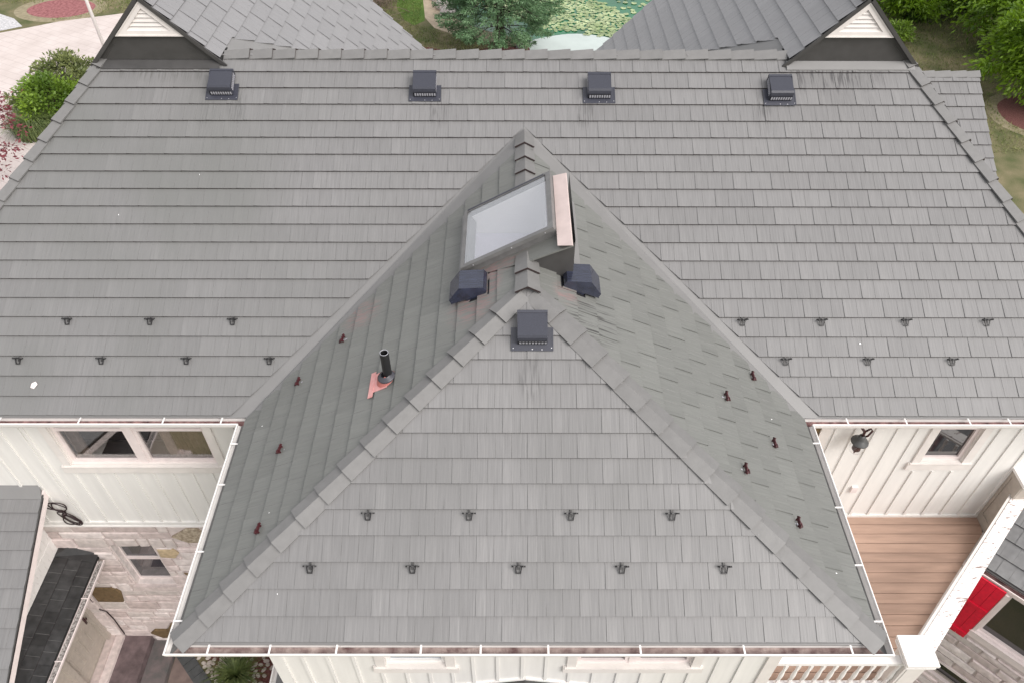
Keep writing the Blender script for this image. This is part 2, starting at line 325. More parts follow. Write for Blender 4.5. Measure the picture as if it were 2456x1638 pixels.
# ------------------------------------------------------------------ ground and setting
sheet('ground', [(-300, -300), (300, -300), (300, 300), (-300, 300)], GZ, M['grass'])
sheet('driveway', [(-70, 14), (-40, 27), (-29.5, 31.3), (-27.0, 32.6), (-25.9, 33.2), (-24.5, 34.05), (-21.5, 35.1), (-17, 36.2), (-11, 36.6), (-10.5, 30), (-10.5, 12), (-11, -4), (-14, -12), (-70, -12)], GZ + 0.006, M['drive'])
sheet('gravel_patch', [(-60, 20.5), (-40, 28), (-29.5, 32.0), (-27.0, 32.9), (-26.2, 33.4), (-27.1, 34.4), (-28.3, 35.1), (-31, 36.2), (-60, 42)], GZ + 0.010, M['gravel'], 'structure')
def ell(cx, cy, rx, ry, k=40, wob=0.07, ph=0.0, seed=1):
    r = random.Random(seed); a = [r.uniform(-1, 1) for _ in range(6)]
    return [(cx + rx * math.cos(t) * (1 + wob * sum(a[j] * math.cos((j + 2) * t + j) for j in range(4)) / 2),
             cy + ry * math.sin(t) * (1 + wob * sum(a[j] * math.sin((j + 2) * t + j) for j in range(4)) / 2)) for t in [2 * math.pi * i / k for i in range(k)]]
sheet('dry_grass_ring', ell(-25.1, 35.7, 2.5, 1.75, seed=3), GZ + 0.004, M['grass_dry'])
sheet('mulch_bed', ell(-25.1, 35.75, 1.85, 1.25, seed=3), GZ + 0.008, M['mulch_pale'])
sheet('mulch_bed', ell(-20.2, 37.6, 1.8, 0.9, seed=4), GZ + 0.008, M['mulch_pale'])
sheet('dry_grass_ring', ell(23.9, 24.2, 2.75, 2.35, seed=6), GZ + 0.004, M['grass_dry'])
sheet('mulch_bed', ell(24.0, 24.2, 2.3, 1.95, seed=6), GZ + 0.008, M['mulch'])
sheet('mulch_bed', [(-6.6, 30.2), (-5.4, 31.0), (-4.4, 31.0), (-3.2, 30.4), (-2.0, 30.75), (-0.6, 31.05), (0.9, 30.9), (1.2, 29.0), (-6.6, 29.0)], GZ + 0.008, M['mulch'])
sheet('lush_lawn', [(-6.9, 42), (-6.6, 36), (-6.0, 34.3), (-5.4, 33.6), (-4.9, 34.2), (-5.0, 36), (-4.6, 42)], GZ + 0.005, M['grass_green'])
sheet('pond_bank', [(-5.3, 44), (-5.2, 37), (-4.9, 34.6), (-4.3, 33.3), (-3.0, 32.3), (-1.2, 31.6), (0.4, 31.0), (2.2, 30.3), (5, 28.6), (10, 28), (14, 34), (14, 60), (-5.3, 60)], GZ + 0.006, M['sandstone'])
sheet('pond_water', [(-4.7, 44), (-4.5, 37), (-4.0, 35.4), (-3.0, 34.2), (-1.6, 33.0), (0.3, 31.9), (1.4, 30.7), (3.2, 29.8), (5.2, 29.0), (9.6, 28.5), (13, 34), (13, 58), (-4.7, 58)], GZ + 0.012, M['water'])
sheet('pond_sky_sheen', ell(3.2, 31.0, 2.6, 1.55, seed=12), GZ + 0.016, M['sky_sheen'])  # pale sheet painted as cloud reflection on the water
# patio steps by the side door
def block(name, a, b, m, kind='structure'):
    k = MB(); k.box(a, b); return tag(k.build(name, m), kind=kind)
block('patio_landing', (-9.25, -4.5, GZ), (-8.27, YW - 0.02, -8.107), M['slate'])
block('patio_step', (-8.262, -4.5, GZ), (-7.75, YW - 0.02, -8.285), M['slate2'])
sheet('paving', [(-7.74, YW - 0.02), (-7.74, -4.5), (-3.2, -4.5), (-7.62, YW - 0.02)], GZ + 0.010, M['tan_pave'])
sheet('planting_bed', [(-7.40, YW - 0.02), (-3.0, -4.3), (-2.0, -4.3), (-2.0, YW - 0.02)], GZ + 0.006, M['mulch'])

# ------------------------------------------------------------------ the house
house = empty('house', 'large white board and batten house with grey metal shingle roofs and stone lower walls', 'house', (0, 0, GZ))

# -- shingles
def make_variant(seed):
    r = random.Random(seed); us, hs, gr = [], [], []
    starts = [0.0, PW / 3 + r.uniform(-.012, .012), 2 * PW / 3 + r.uniform(-.012, .012), PW + 0.0005]
    for i in range(3):
        a, b = starts[i], starts[i + 1]
        pts = ([(-0.008, 0.0090), (0.004, 0.0080), (0.090, 0.0022)] if i == 0 else [(a + 0.0025, 0.0010)])
        m1 = a + (b - a) * r.uniform(.48, .56); m2 = a + (b - a) * r.uniform(.66, .84)
        pts += [(m1, 0.0011), (m1 + 0.006, 0.0006), (m2, 0.0011 + r.uniform(-.0004, .0004)), (m2 + .005, 0.0007)]
        pts += [(b - 0.0025 if i < 2 else b, 0.0008 if i < 2 else -0.0012)]
        if i < 2: gr += [len(us) + len(pts) - 1, len(us) + len(pts)]; pts += [(b, -0.0022)]
        us += [p[0] for p in pts]; hs += [p[1] for p in pts]
    return us, hs, r, gr
def panel(seed):
    us, hs, r, gr = make_variant(seed); n = len(us)
    rows = ((0.0, 0.0310, 1.0), (0.17, 0.0155, 0.85), (0.325, 0.0030, 0.50))
    vs = []; fs = []; mi = []        # mi: 1 = lip darkened as gap shade, 2 = darker crease
    ln0 = [r.uniform(-.005, .005) for _ in range(3)]; lean = [ln0[min(2, int(max(0, u) / PW * 3))] for u in us]
    for v, b, k in rows:
        for i, (u, h) in enumerate(zip(us, hs)): vs.append((u + (lean[i] * v / .3 if 0 < i < n - 1 else 0), v, b + h * k))
    for j in range(2):
        for i in range(n - 1): fs.append((j * n + i, j * n + i + 1, (j + 1) * n + i + 1, (j + 1) * n + i)); mi.append(2 if i in gr else 0)
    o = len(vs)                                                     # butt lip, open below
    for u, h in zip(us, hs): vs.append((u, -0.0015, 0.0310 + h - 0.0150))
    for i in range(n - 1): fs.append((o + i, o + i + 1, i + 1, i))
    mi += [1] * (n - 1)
    return vs, fs, mi
NVAR = 9
VAR = [panel(100 + i) for i in range(NVAR)]
VAR_MESH = {}
def variant_mesh(i, mk):
    if (i, mk) not in VAR_MESH:
        me = bpy.data.meshes.new('shingle'); me.from_pydata(VAR[i][0], [], VAR[i][1]); me.materials.append(M[mk]); me.materials.append(M['raw_edge_shade']); me.materials.append(M['crease'])
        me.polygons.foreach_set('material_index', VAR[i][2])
        a = me.attributes.new('tint', 'FLOAT', 'POINT'); a.data.foreach_set('value', [i / NVAR] * len(me.vertices)); me.update()
        VAR_MESH[(i, mk)] = me
    return VAR_MESH[(i, mk)]

def clip_poly(vs, fs, lines, mi):
    """keep what lies inside a convex plan polygon; vs are world points"""
    bm = bmesh.new(); bv = [bm.verts.new(p) for p in vs]
    for k, f in enumerate(fs): bm.faces.new([bv[i] for i in f]).material_index = mi[k]
    for (x0, y0), (x1, y1) in lines:
        nrm = Vector((y1 - y0, -(x1 - x0), 0))
        bmesh.ops.bisect_plane(bm, geom=bm.verts[:] + bm.edges[:] + bm.faces[:], plane_co=(x0, y0, 0), plane_no=nrm, clear_outer=True, dist=1e-6)
        if not bm.faces: break
    bm.verts.index_update(); out = ([tuple(v.co) for v in bm.verts], [tuple(v.index for v in f.verts) for f in bm.faces], [f.material_index for f in bm.faces]); bm.free(); return out
def edges_of(poly): return [(poly[i], poly[(i + 1) % len(poly)]) for i in range(len(poly))]
def inside(p, lines, eps=1e-5):
    return all((x1 - x0) * (p[1] - y0) - (y1 - y0) * (p[0] - x0) >= -eps for (x0, y0), (x1, y1) in lines)

PANELS = []     # (score, F, u, v, variant, matkey, clipped or None, roof slope)
def roof_slope(F, pieces, mk, phase=0.0, thick=0.05, parent=None, ex=EX):
    """one slope: dark underlay slab per convex plan piece, and the panels that lie on it"""
    b = MB()
    for poly in pieces:
        k = len(poly); top = []; bot = []
        for (x, y) in poly:
            # lift the plan point onto the slope plane
            z = F.O.z - (F.n.x * (x - F.O.x) + F.n.y * (y - F.O.y)) / F.n.z
            top.append((x, y, z - 0.004)); bot.append((x, y, z - 0.004 - thick))
        b.add(top + bot, [tuple(range(k)), tuple(range(2 * k - 1, k - 1, -1))] + [(i, k + i, k + (i + 1) % k, (i + 1) % k) for i in range(k)])
    deck = b.build('roof_slope', M['deck_under'], parent or house)
    LN = [edges_of(p) for p in pieces]
    allp = [(x, y) for p in pieces for x, y in p]
    uv = [F.uv((x, y, F.O.z - (F.n.x * (x - F.O.x) + F.n.y * (y - F.O.y)) / F.n.z)) for x, y in allp]
    u0, u1 = min(a for a, _ in uv), max(a for a, _ in uv); v0, v1 = min(c for _, c in uv), max(c for _, c in uv)
    r0 = int(math.floor(v0 / ex + 0.02)); r = random.Random(int(abs(F.O.x * 31 + F.O.y * 7 + F.O.z) * 10) + 3)
    for row in range(r0, int(v1 / ex) + 1):
        off = phase + (0.5 * PW if row % 2 else 0.0)
        k0 = int(math.floor((u0 - off) / PW)); k1 = int(math.ceil((u1 - off) / PW))
        for k in range(k0, k1 + 1):
            u = off + k * PW; v = row * ex
            cs = [F.p(u + a, v + c, 0.01) for a, c in ((0, 0), (PW, 0), (PW, ex), (0, ex))]
            mid = F.p(u + PW / 2, v + ex / 2, 0.01)
            iv = in_view(mid, 0.7)
            if iv is None: continue
            full = None
            for ln in LN:
                if all(inside((c.x, c.y), ln) for c in cs): full = True
            var = r.randrange(NVAR); clipped = None
            ax = (cs[1] - cs[0]).cross(cs[3] - cs[0]); dd = (CAM - mid); area = ax.dot(dd.normalized()) / dd.length_squared
            if abs(iv[0]) > 1.0 or abs(iv[1]) > 1.0: area *= 0.2
            if not full:
                vs = [F.p(u + a, v + c, h) for a, c, h in VAR[var][0]]; V, Fc, Mi = [], [], []
                bb = [min(c.x for c in cs), max(c.x for c in cs), min(c.y for c in cs), max(c.y for c in cs)]
                for poly, ln in zip(pieces, LN):
                    if max(p[0] for p in poly) < bb[0] or min(p[0] for p in poly) > bb[1] or max(p[1] for p in poly) < bb[2] or min(p[1] for p in poly) > bb[3]: continue
                    a, f, mi = clip_poly(vs, VAR[var][1], ln, VAR[var][2])
                    if f: o = len(V); V += a; Mi += mi; Fc += [tuple(i + o for i in q) for q in f]
                if not Fc: continue
                clipped = (V, Fc, Mi); area *= 0.5
            PANELS.append((area, F, u, v, var, mk, clipped, deck))
    return deck

def S_(O, u, run, m, mdir):   # slope frame: u along the eave, v up the slope
    d = Vector((mdir[0], mdir[1], m)); return Fr(O, u, d)
F_main = S_((0, 0, 0), (1, 0, 0), 1, MM, (0, 1)); F_front = S_((0, -L, 0), (1, 0, 0), 1, M2, (0, 1))
F_wl = S_((-HA, 0, 0), (0, -1, 0), 1, M1, (1, 0)); F_wr = S_((HA, 0, 0), (0, 1, 0), 1, M1, (-1, 0))
VO = 0.235; VI = 0.07        # valley strip: shingles stop this far from the valley (plan x)
GL0, GL1, GLY = -7.10, -5.09, 5.20      # left gable base
GR0, GR1 = 4.40, 6.50
sk = dict(x0=-0.81, x1=0.37, y0=0.86, y1=2.235)        # skylight shaft opening
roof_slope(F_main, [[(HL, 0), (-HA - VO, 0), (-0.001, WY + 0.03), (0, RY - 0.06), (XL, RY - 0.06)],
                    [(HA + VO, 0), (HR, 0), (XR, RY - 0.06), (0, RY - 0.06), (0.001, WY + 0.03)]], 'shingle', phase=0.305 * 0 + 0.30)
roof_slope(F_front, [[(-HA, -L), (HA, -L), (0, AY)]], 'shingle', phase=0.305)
def cutp(sgn):
    e = sgn * (HA - VI); t = (0, WY - VI)
    yv = lambda x: (1 - abs(x) / HA) * (WY - 0.36) - VI      # edge of the valley strip in plan
    yh = lambda x: -L + (1 - abs(x) / HA) * (AY + L)                          # hip in plan
    xs = sk['x0'] if sgn < 0 else sk['x1']; y0, y1 = sk['y0'], sk['y1']
    P = [[(e, -VI), (sgn * HA, -L), (xs, yh(xs)), (xs, yv(xs))], [(xs, yh(xs)), (0, AY), (0, y0), (xs, y0)], [(xs, y1), (0, y1), (0, yv(0)), (xs, yv(xs))]]
    P[0] = [(sgn * HA, -VI), (sgn * HA, -L), (xs, yh(xs)), (xs, yv(xs))]
    if sgn > 0: P = [p[::-1] for p in P]
    return P
def ccw(p):
    a = sum(p[i][0] * p[(i + 1) % len(p)][1] - p[(i + 1) % len(p)][0] * p[i][1] for i in range(len(p))); return p if a > 0 else p[::-1]
roof_slope(F_wl, [ccw(p) for p in cutp(-1)], 'shingle_side', phase=0.12)
roof_slope(F_wr, [ccw(p) for p in cutp(1)], 'shingle_side', phase=0.20)
# back wings (steep gabled roofs behind the main ridge)
GAX, GAZ = -6.09, 4.07; GBX, GBZ = 5.45, 4.07
F_bl = S_((GAX + GAZ, 0, 0), (0, 1, 0), 1, 1.0, (-1, 0)); F_br = S_((GBX - GBZ * 1.0, 0, 0), (0, -1, 0), 1, 1.0, (1, 0))
def yb(x, gx, gz, sg):       # where the back wing slope meets the main rear slope
    z = gz - abs(x - gx); return RY + (RZ - z) / MM if z < RZ else GLY - 0.05
for gx, gz, sg, ye, F in ((GAX, GAZ, 1, 11.45, F_bl), (GBX, GBZ, -1, 11.05, F_br)):
    x1, x2 = gx + sg * (gz - RZ + 0.02), gx + sg * gz
    roof_slope(F, [ccw([(gx, GLY - 0.06), (x1, GLY - 0.06), (x1, ye), (gx, ye)]), ccw([(x1, RY + 0.55), (x2, RY + RZ / MM + 0.1), (x2, ye), (x1, ye)])], 'shingle_far', phase=0.1)
# outer slopes of the back wings, hip ends and the rear slope: plain slabs, out of the camera's sight
def slab(pts, m, name='roof_slope', thick=0.05, parent=None):
    b = MB(); k = len(pts); b.add([tuple(p) for p in pts] + [(p[0], p[1], p[2] - thick) for p in pts], [tuple(range(k)), tuple(range(2 * k - 1, k - 1, -1))] + [(i, k + i, k + (i + 1) % k, (i + 1) % k) for i in range(k)])
    return b.build(name, m, parent or house)
slab([(HL, 0, 0), (XL, RY, RZ), (XL, 8, RZ), (HL, 11.4, 0)], M['shingle_far'])
slab([(HR, 0, 0), (HR, 11, 0), (XR, 8, RZ), (XR, RY, RZ)], M['shingle_far'])
slab([(XL, RY, RZ - 0.01), (XR, RY, RZ - 0.01), (XR, RY + RZ / MM, 0), (XL, RY + RZ / MM, 0)], M['shingle_far'])
slab([(GAX, GLY - .06, GAZ), (GAX, 11.45, GAZ), (GAX - GAZ, 11.45, 0), (GAX - 1.04, RY + .6, GAZ - 1.04), (GAX - 1.04, GLY - .06, GAZ - 1.04)], M['shingle_far'])
slab([(GBX, GLY - .06, GBZ), (GBX + 1.06, GLY - .06, GBZ - 1.06), (GBX + 1.06, RY + .6, GBZ - 1.06), (GBX + GBZ, 11.05, 0), (GBX, 11.05, GBZ)], M['shingle_far'])
# entry roof (lower left), porch roof, angled right wing roof, low far right roof
ENZ = -2.31
F_en = S_((0, YW - 5.0, ENZ - 2.5), (1, 0, 0), 1, 0.5, (0, 1))
roof_slope(F_en, [ccw([(-14.0, YW - 5.0), (-8.20, YW - 5.0), (-8.20, YW - 0.12), (-14.0, YW - 0.12)])], 'shingle', phase=0.02)
PZ1, PZ0, PX1, PX0 = -4.28, -4.517, -8.77, -8.09
F_po = S_((PX0, 0, PZ0), (0, 1, 0), 1, (PZ1 - PZ0) / (PX0 - PX1), (-1, 0))
roof_slope(F_po, [ccw([(PX1, -4.5), (PX0, -4.5), (PX0, YW - 0.05), (PX1, YW - 0.05)])], 'shingle_dark', ex=0.24)
s2 = math.sqrt(0.5); KE, ZE = 4.92, -3.0
F_rw = Fr((KE * s2, KE * s2, ZE), (s2, -s2, 0), (s2 * 1, s2 * 1, 0.57))
def st(s, t): return (s * s2 - t * s2, s * s2 + t * s2)      # s along (1,1), t along (-1,1)
roof_slope(F_rw, [ccw([st(KE, -5.86), st(KE, -12), st(KE + 4, -12), st(KE + 4, -5.86)])], 'shingle_diag', phase=0.1)
F_fr = S_((0, 8.72 - 5.5, 1.08 - 5.5 * 0.57), (1, 0, 0), 1, 0.57, (0, 1))
roof_slope(F_fr, [ccw([(8.4, 8.66), (7.9, 5.0), (7.9, 3.3), (9.93, 3.3), (9.93, 8.66)])], 'shingle', phase=0.2)
slab([(7.9, 8.72, 1.08), (9.93, 8.72, 1.08), (9.93, 13, -1.36), (7.9, 13, -1.36)], M['shingle_far'])

PANELS.sort(key=lambda p: -p[0])
rest = {}
for i, (area, F, u, v, var, mk, clipped, deck) in enumerate(PANELS):
    if i < 300:
        if clipped is None:
            o = bpy.data.objects.new('shingle', variant_mesh(var, mk)); COL.objects.link(o); o.matrix_basis = F.mat(u, v); put(o, deck)
        else:
            b = MB(); b.add(clipped[0], clipped[1]); o = b.build('shingle', [M[mk], M['raw_edge_shade'], M['crease']], deck, tint=[var / NVAR] * len(b.v)); o.data.polygons.foreach_set('material_index', clipped[2])
    else:
        b, t, mi, _ = rest.setdefault(mk, (MB(), [], [], deck))
        if clipped is None: b.add([F.p(u + a, v + c, h) for a, c, h in VAR[var][0]], VAR[var][1]); t += [rnd.random()] * len(VAR[var][0]); mi += VAR[var][2]
        else: b.add(clipped[0], clipped[1]); t += [rnd.random()] * len(clipped[0]); mi += clipped[2]
for mk, (b, t, mi, deck) in rest.items():
    o = tag(b.build('shingle_field', [M[mk], M['raw_edge_shade'], M['crease']], house, tint=t), kind='stuff'); o.data.polygons.foreach_set('material_index', mi)

# -- ridge and hip caps
def cap(P0, P1, a, b, w=0.15, h0=0.068, h1=0.024, mk='cap', over=0.05, flat=0.0):
    """bent cap: fold along P0 (low) to P1 (high), flanges towards a and b"""
    P0, P1, a, b = V3(P0), V3(P1), V3(a).normalized(), V3(b).normalized()
    d = (P1 - P0); P1 = P1 + d.normalized() * over; up = -(a + b); up = up.normalized() if up.length > 1e-4 else V3((0, 0, 1))
    na = d.cross(a).normalized(); na = na if na.z > 0 else -na; nb = d.cross(b).normalized(); nb = nb if nb.z > 0 else -nb
    vs = []
    for P, h in ((P0, h0), (P1, h1)):
        vs += [P + a * w + na * (h - 0.004), P + up * h * 1.05, P + b * w + nb * (h - 0.004)]
    e = 0.026
    for P, h in ((P0, h0), (P1, h1)):
        vs += [P + a * w + na * (h - 0.004 - e), P + up * (h * 1.05 - e), P + b * w + nb * (h - 0.004 - e)]
    m = MB(); m.add(vs, [(6, 7, 1, 0), (7, 8, 2, 1), (0, 1, 4, 3), (1, 2, 5, 4), (9, 6, 0, 3), (8, 11, 5, 2), (9, 10, 7, 6), (10, 11, 8, 7), (3, 4, 10, 9), (4, 5, 11, 10)])
    o = m.build('ridge_cap', [M[mk], M['raw_edge_shade']], house, tint=[rnd.random()] * 12)
    for i in (0, 1): o.data.polygons[i].material_index = 1          # bare lip at the lower end, darkened as gap shade
    return o
def cap_run(A, B, a, b, ex, low_first=True, w=0.15, **k):
    A, B = V3(A), V3(B); n = int((B - A).length / ex + 0.3); d = (B - A).normalized()
    for i in range(n):
        p = A + d * ex * i; q = A + d * min(ex * (i + 1), (B - A).length)
        jit = Vector((rnd.uniform(-.003, .003), rnd.uniform(-.003, .003), rnd.uniform(0, .003)))
        if (q - p).length > 0.05: cap(p + jit, q + jit, a, b, w, **k)
def flange(F, d, toward):
    t = F.n.cross(V3(d)); return t if t.dot(V3(toward)) > 0 else -t
hipL = V3((0, AY, WZ)) - V3((-HA, -L, 0)); hipR = V3((0, AY, WZ)) - V3((HA, -L, 0))
cap_run((-HA, -L, 0), (0, AY, WZ), flange(F_front, hipL, (1, 0, 0)), flange(F_wl, hipL, (-1, 1, 0)), 0.385)
cap_run((HA, -L, 0), (0, AY, WZ), flange(F_front, hipR, (-1, 0, 0)), flange(F_wr, hipR, (1, 1, 0)), 0.385, w=0.16)
# wing ridge: short caps above and below the skylight
rl, rr_ = flange(F_wl, (0, 1, 0), (-1, 0, 0)), flange(F_wr, (0, 1, 0), (1, 0, 0))
for y0, y1 in ((2.30, 2.50), (2.50, 2.86), (2.86, 3.23), (3.23, 3.63), (3.63, 4.04)): cap((0, y0, WZ), (0, y1, WZ), rl, rr_, 0.15, 0.066, 0.026)
for y0, y1 in ((0.14, 0.51), (0.51, 0.86)): cap((0, y0, WZ + .012), (0, y1, WZ + .012), rl, rr_, 0.155, 0.075, 0.034)
# main ridge and main hips
rs = flange(F_main, (1, 0, 0), (0, -1, 0)); rb = V3((0, 1, -MM))
x = -4.98
while x < 4.40:
    cap((x + 0.384, RY, RZ), (x, RY, RZ), rs, rb, 0.15, 0.066, 0.030); x += 0.384
hl = V3((XL - HL, RY, RZ)); hr = V3((XR - HR, RY, RZ))
fl = V3((-1, 0, -RZ / (XL - HL))).normalized(); fr = V3((1, 0, -RZ / (HR - XR))).normalized()
tl = V3((-RZ, 0, (XL - HL))).normalized(); tr_ = V3((RZ, 0, (HR - XR))).normalized()
def fl2(n, d, toward): t = V3(n).cross(V3(d)); return t if t.dot(V3(toward)) > 0 else -t
cap_run((HL, 0, 0), (XL + 0.1, RY + 0.0, RZ), flange(F_main, hl, (1, 0, 0)), fl2(tl, hl, (-1, 1, 0)), 0.385, w=0.14, h0=0.078, h1=0.036)
cap_run((HR, 0, 0), (XR - 0.1, RY - 0.0, RZ), flange(F_main, hr, (-1, 0, 0)), fl2(tr_, hr, (1, 1, 0)), 0.385, w=0.14, h0=0.078, h1=0.036)
x = 8.7
for i in range(4):
    x0 = 8.62 + i * 0.345; cap((min(x0 + 0.345, 9.95), 8.72, 1.08), (x0, 8.72, 1.08), flange(F_fr, (1, 0, 0), (0, -1, 0)), V3((0, 1, -0.57)), 0.14, 0.05, 0.025)
for gx, gz, y1 in ((GAX, GAZ, 11.45), (GBX, GBZ, 11.05)):
    cap_run((gx, GLY - 0.05, gz), (gx, y1, gz), (1, 0, -1), (-1, 0, -1), 0.385)

# -- valley flashing, drip edges, eave boards
for sg in (-1, 1):
    b = MB(); P = [(sg * HA, 0, 0.004), (sg * (HA + VO + 0.03), 0, 0.004), (0, WY + VO + 0.03, 0), (0, WY, 0)]
    def zm(x, y, h): return y * MM + h
    v = [(sg * HA, -0.02, zm(0, -0.02, 0.022)), (sg * (HA + VO + 0.04), -0.02, zm(0, -0.02, 0.006)), (0, WY + 0.07, zm(0, WY + 0.07, 0.006)), (0, WY, zm(0, WY, 0.030)),
         (sg * (HA - 0.10), -0.14, 0.10 * M1 + 0.008), (0, WY - 0.50, WZ + 0.008), (sg * (HA - 0.02), -0.06, 0.02 * M1 + 0.020), (0, WY - 0.03, WZ + 0.026)]
    b.add(v, [(0, 1, 2, 3), (4, 6, 7, 5), (6, 0, 3, 7)]); b.build('valley_flashing', M['flash'], house)
def offset_path(path, o):
    out = []
    n = len(path)
    for i, p in enumerate(path):
        nr = []
        for j in (i - 1, i):
            if 0 <= j < n - 1:
                d = Vector((path[j + 1][0] - path[j][0], path[j + 1][1] - path[j][1])).normalized(); nr.append(Vector((d.y, -d.x)))
        if len(nr) == 1: q = nr[0] * o
        else: m_ = (nr[0] + nr[1]); q = m_ * (o / m_.dot(nr[0]))
        out.append((p[0] + q.x, p[1] + q.y))
    return out
def sweep(path, prof, z=0.0):
    """one list of ribbons (a MB) per path segment, mitred"""
    rows = [offset_path(path, o) for o, _ in prof]; res = []
    for i in range(len(path) - 1):
        b = MB(); vs = []
        for r, (o, zz) in zip(rows, prof): vs += [(r[i][0], r[i][1], z + zz), (r[i + 1][0], r[i + 1][1], z + zz)]
        b.add(vs, [(2 * j, 2 * j + 1, 2 * j + 3, 2 * j + 2) for j in range(len(prof) - 1)]); res.append(b)
    return res
EAVE = [(HL - .1, 0), (-HA, 0), (-HA, -L), (HA, -L), (HA, 0), (HR + .1, 0)]
GUT = [(0.004, -0.028), (0.004, -0.150), (0.080, -0.150), (0.094, -0.118), (0.112, -0.100), (0.122, -0.070), (0.126, -0.040), (0.132, -0.024), (0.130, -0.012), (0.118, -0.008), (0.112, -0.016), (0.112, -0.034), (0.114, -0.060), (0.090, -0.112), (0.074, -0.142), (0.010, -0.142)]
GUTTERS = [b.build('gutter', M['white'], house) for b in sweep(EAVE, GUT)]
for i, b in enumerate(sweep(EAVE, [(0.006, -0.095), (0.035, -0.112), (0.065, -0.118), (0.094, -0.108)])):
    b.build('gutter_sediment', M[('gutter_inside', 'frame_metal', 'grime', 'frame_metal', 'gutter_inside')[i]], GUTTERS[i])
for b in sweep(EAVE, [(-0.06, 0.020), (0.006, 0.008), (0.014, 0.002), (0.015, -0.018)]): b.build('drip_edge', M['flash'], house)
for b in sweep(EAVE, [(0.0, -0.005), (0.0, -0.19), (-0.03, -0.19), (-0.03, -0.02)]): b.build('fascia', M['white'], house)
for b in sweep(EAVE, [(-0.02, -0.165), (-0.62, -0.165)]): b.build('soffit', M['white'], house)
def bracket(p, d, parent, w=0.022):
    d = V3(d); b = MB(); t = V3((0, 0, 1)).cross(d)
    P = V3((p[0], p[1], 0)); A = P + d * 0.0 + V3((0, 0, -0.004)); B = P + d * 0.125 + V3((0, 0, -0.001))
    b.bar(A, B, w, 0.006); b.bar(A + V3((0, 0, .0)), A + V3((0, 0, -.03)), w, 0.004, up=d)
    b.build('gutter_bracket', M['white'], parent)
for u in (495, 643, 804, 1007, 1151, 1314, 1536, 1786, 2045): bracket((-4.2 + (u - 392) * 8.37 / 1744, -L), (0, -1, 0), GUTTERS[2])
for y in (-0.49, -1.18, -2.19, -3.10): bracket((-HA, y), (-1, 0, 0), GUTTERS[1])
for y in (-0.47, -1.53, -2.37, -3.10): bracket((HA, y), (1, 0, 0), GUTTERS[3])
for x in (-9.0, -7.7, -6.53, -5.30, -4.45): bracket((x, 0), (0, -1, 0), GUTTERS[0])
for x in (4.72, 5.58, 6.51, 7.1, 8.2): bracket((x, 0), (0, -1, 0), GUTTERS[4])

# -- gables with louvred vents over the main ridge
def gable(g0, g1, gx, gz):
    F = Fr((gx, GLY, 0), (1, 0, 0), (0, 0, 1)); bz = 2.90
    w = (gz - 0.05) - bz
    b = MB(); b.prism(F, [(-w, bz), (w, bz), (0, gz - 0.05)], -0.06, 0.0); g = b.build('gable_wall', M['gable_metal'], house)
    b = MB()
    for s in (-1, 1):      # folded edge strips on the dark metal
        b.bar(F.p(s * (w - 0.16), bz + 0.06, 0.006), F.p(s * (w - 0.47), bz + 0.37, 0.006), 0.012, 0.012, up=F.n)
    b.build('seam', M['gable_metal'], g)
    # white triangular vent
    vz = 3.415; hw = gz - 0.09 - vz
    b = MB(); fw = 0.085
    tri = [(-hw, vz), (hw, vz), (0, gz - 0.09)]; k = fw * (1 + math.sqrt(2)); inn = [(-hw + k, vz + fw), (hw - k, vz + fw), (0, gz - 0.09 - fw * math.sqrt(2))]
    for i in range(3):
        j = (i + 1) % 3; b.prism(F, [tri[i], tri[j], inn[j], inn[i]], 0.002, 0.055)
    # raised outer bead
    inn0 = [(-hw + .045, vz + .018), (hw - .045, vz + .018), (0, gz - .09 - .026)]
    for i in range(3):
        j = (i + 1) % 3; b.prism(F, [tri[i], tri[j], inn0[j], inn0[i]], 0.055, 0.068)
    vt = b.build('gable_vent', M['cream'], g)
    b = MB(); b.prism(F, inn, 0.001, 0.004); b.build('vent_screen', M['vent_dark'], vt)
    n = 5; H = inn[2][1] - inn[0][1]
    for i in range(n):
        z0 = inn[0][1] + H * i / n * 0.97; hh = H / n
        if i == 0: hh *= 1.1
        a0 = (inn[1][0]) * (1 - (z0 - inn[0][1]) / H); a1 = inn[1][0] * (1 - min(1, (z0 + hh - inn[0][1]) / H))
        b = MB(); b.add([F.p(-a0, z0, 0.040), F.p(a0, z0, 0.040), F.p(max(a1, .004), z0 + hh * .96, 0.008), F.p(-max(a1, .004), z0 + hh * .96, 0.008),
                         F.p(-a0, z0 - 0.004, 0.034), F.p(a0, z0 - 0.004, 0.034)], [(0, 1, 2, 3), (4, 5, 1, 0)])
        b.build('slat', M['cream'], vt)
    # base flashing lapped on the main slope
    b = MB(); v0 = GLY * math.hypot(1, MM); x0, x1 = g0 - 0.02 - gx, g1 + 0.02 - gx
    ys = [(GLY + 0.004, 2.99), (GLY - 0.02, GLY * MM + 0.055), (GLY - 0.145, (GLY - .145) * MM + 0.052), (GLY - 0.148, (GLY - .148) * MM + 0.036)]
    vs = [(gx + xx, y, z) for y, z in ys for xx in (x0, x1)]; b.add(vs, [(2 * i + 2, 2 * i + 3, 2 * i + 1, 2 * i) for i in range(3)]); b.build('base_flashing', M['gable_metal'] if gx < 0 else M['flash'], g)
    # rake trim of the back wing
    for s in (-1, 1):
        b = MB(); b.bar((gx, GLY - 0.075, gz - 0.035), (gx + s * 1.12, GLY - 0.075, gz - 1.155), 0.028, 0.06); b.build('rake_trim', M['gable_metal'], g)
    return g
gable(GL0, GL1, GAX, GAZ); gable(GR0, GR1, GBX, GBZ)
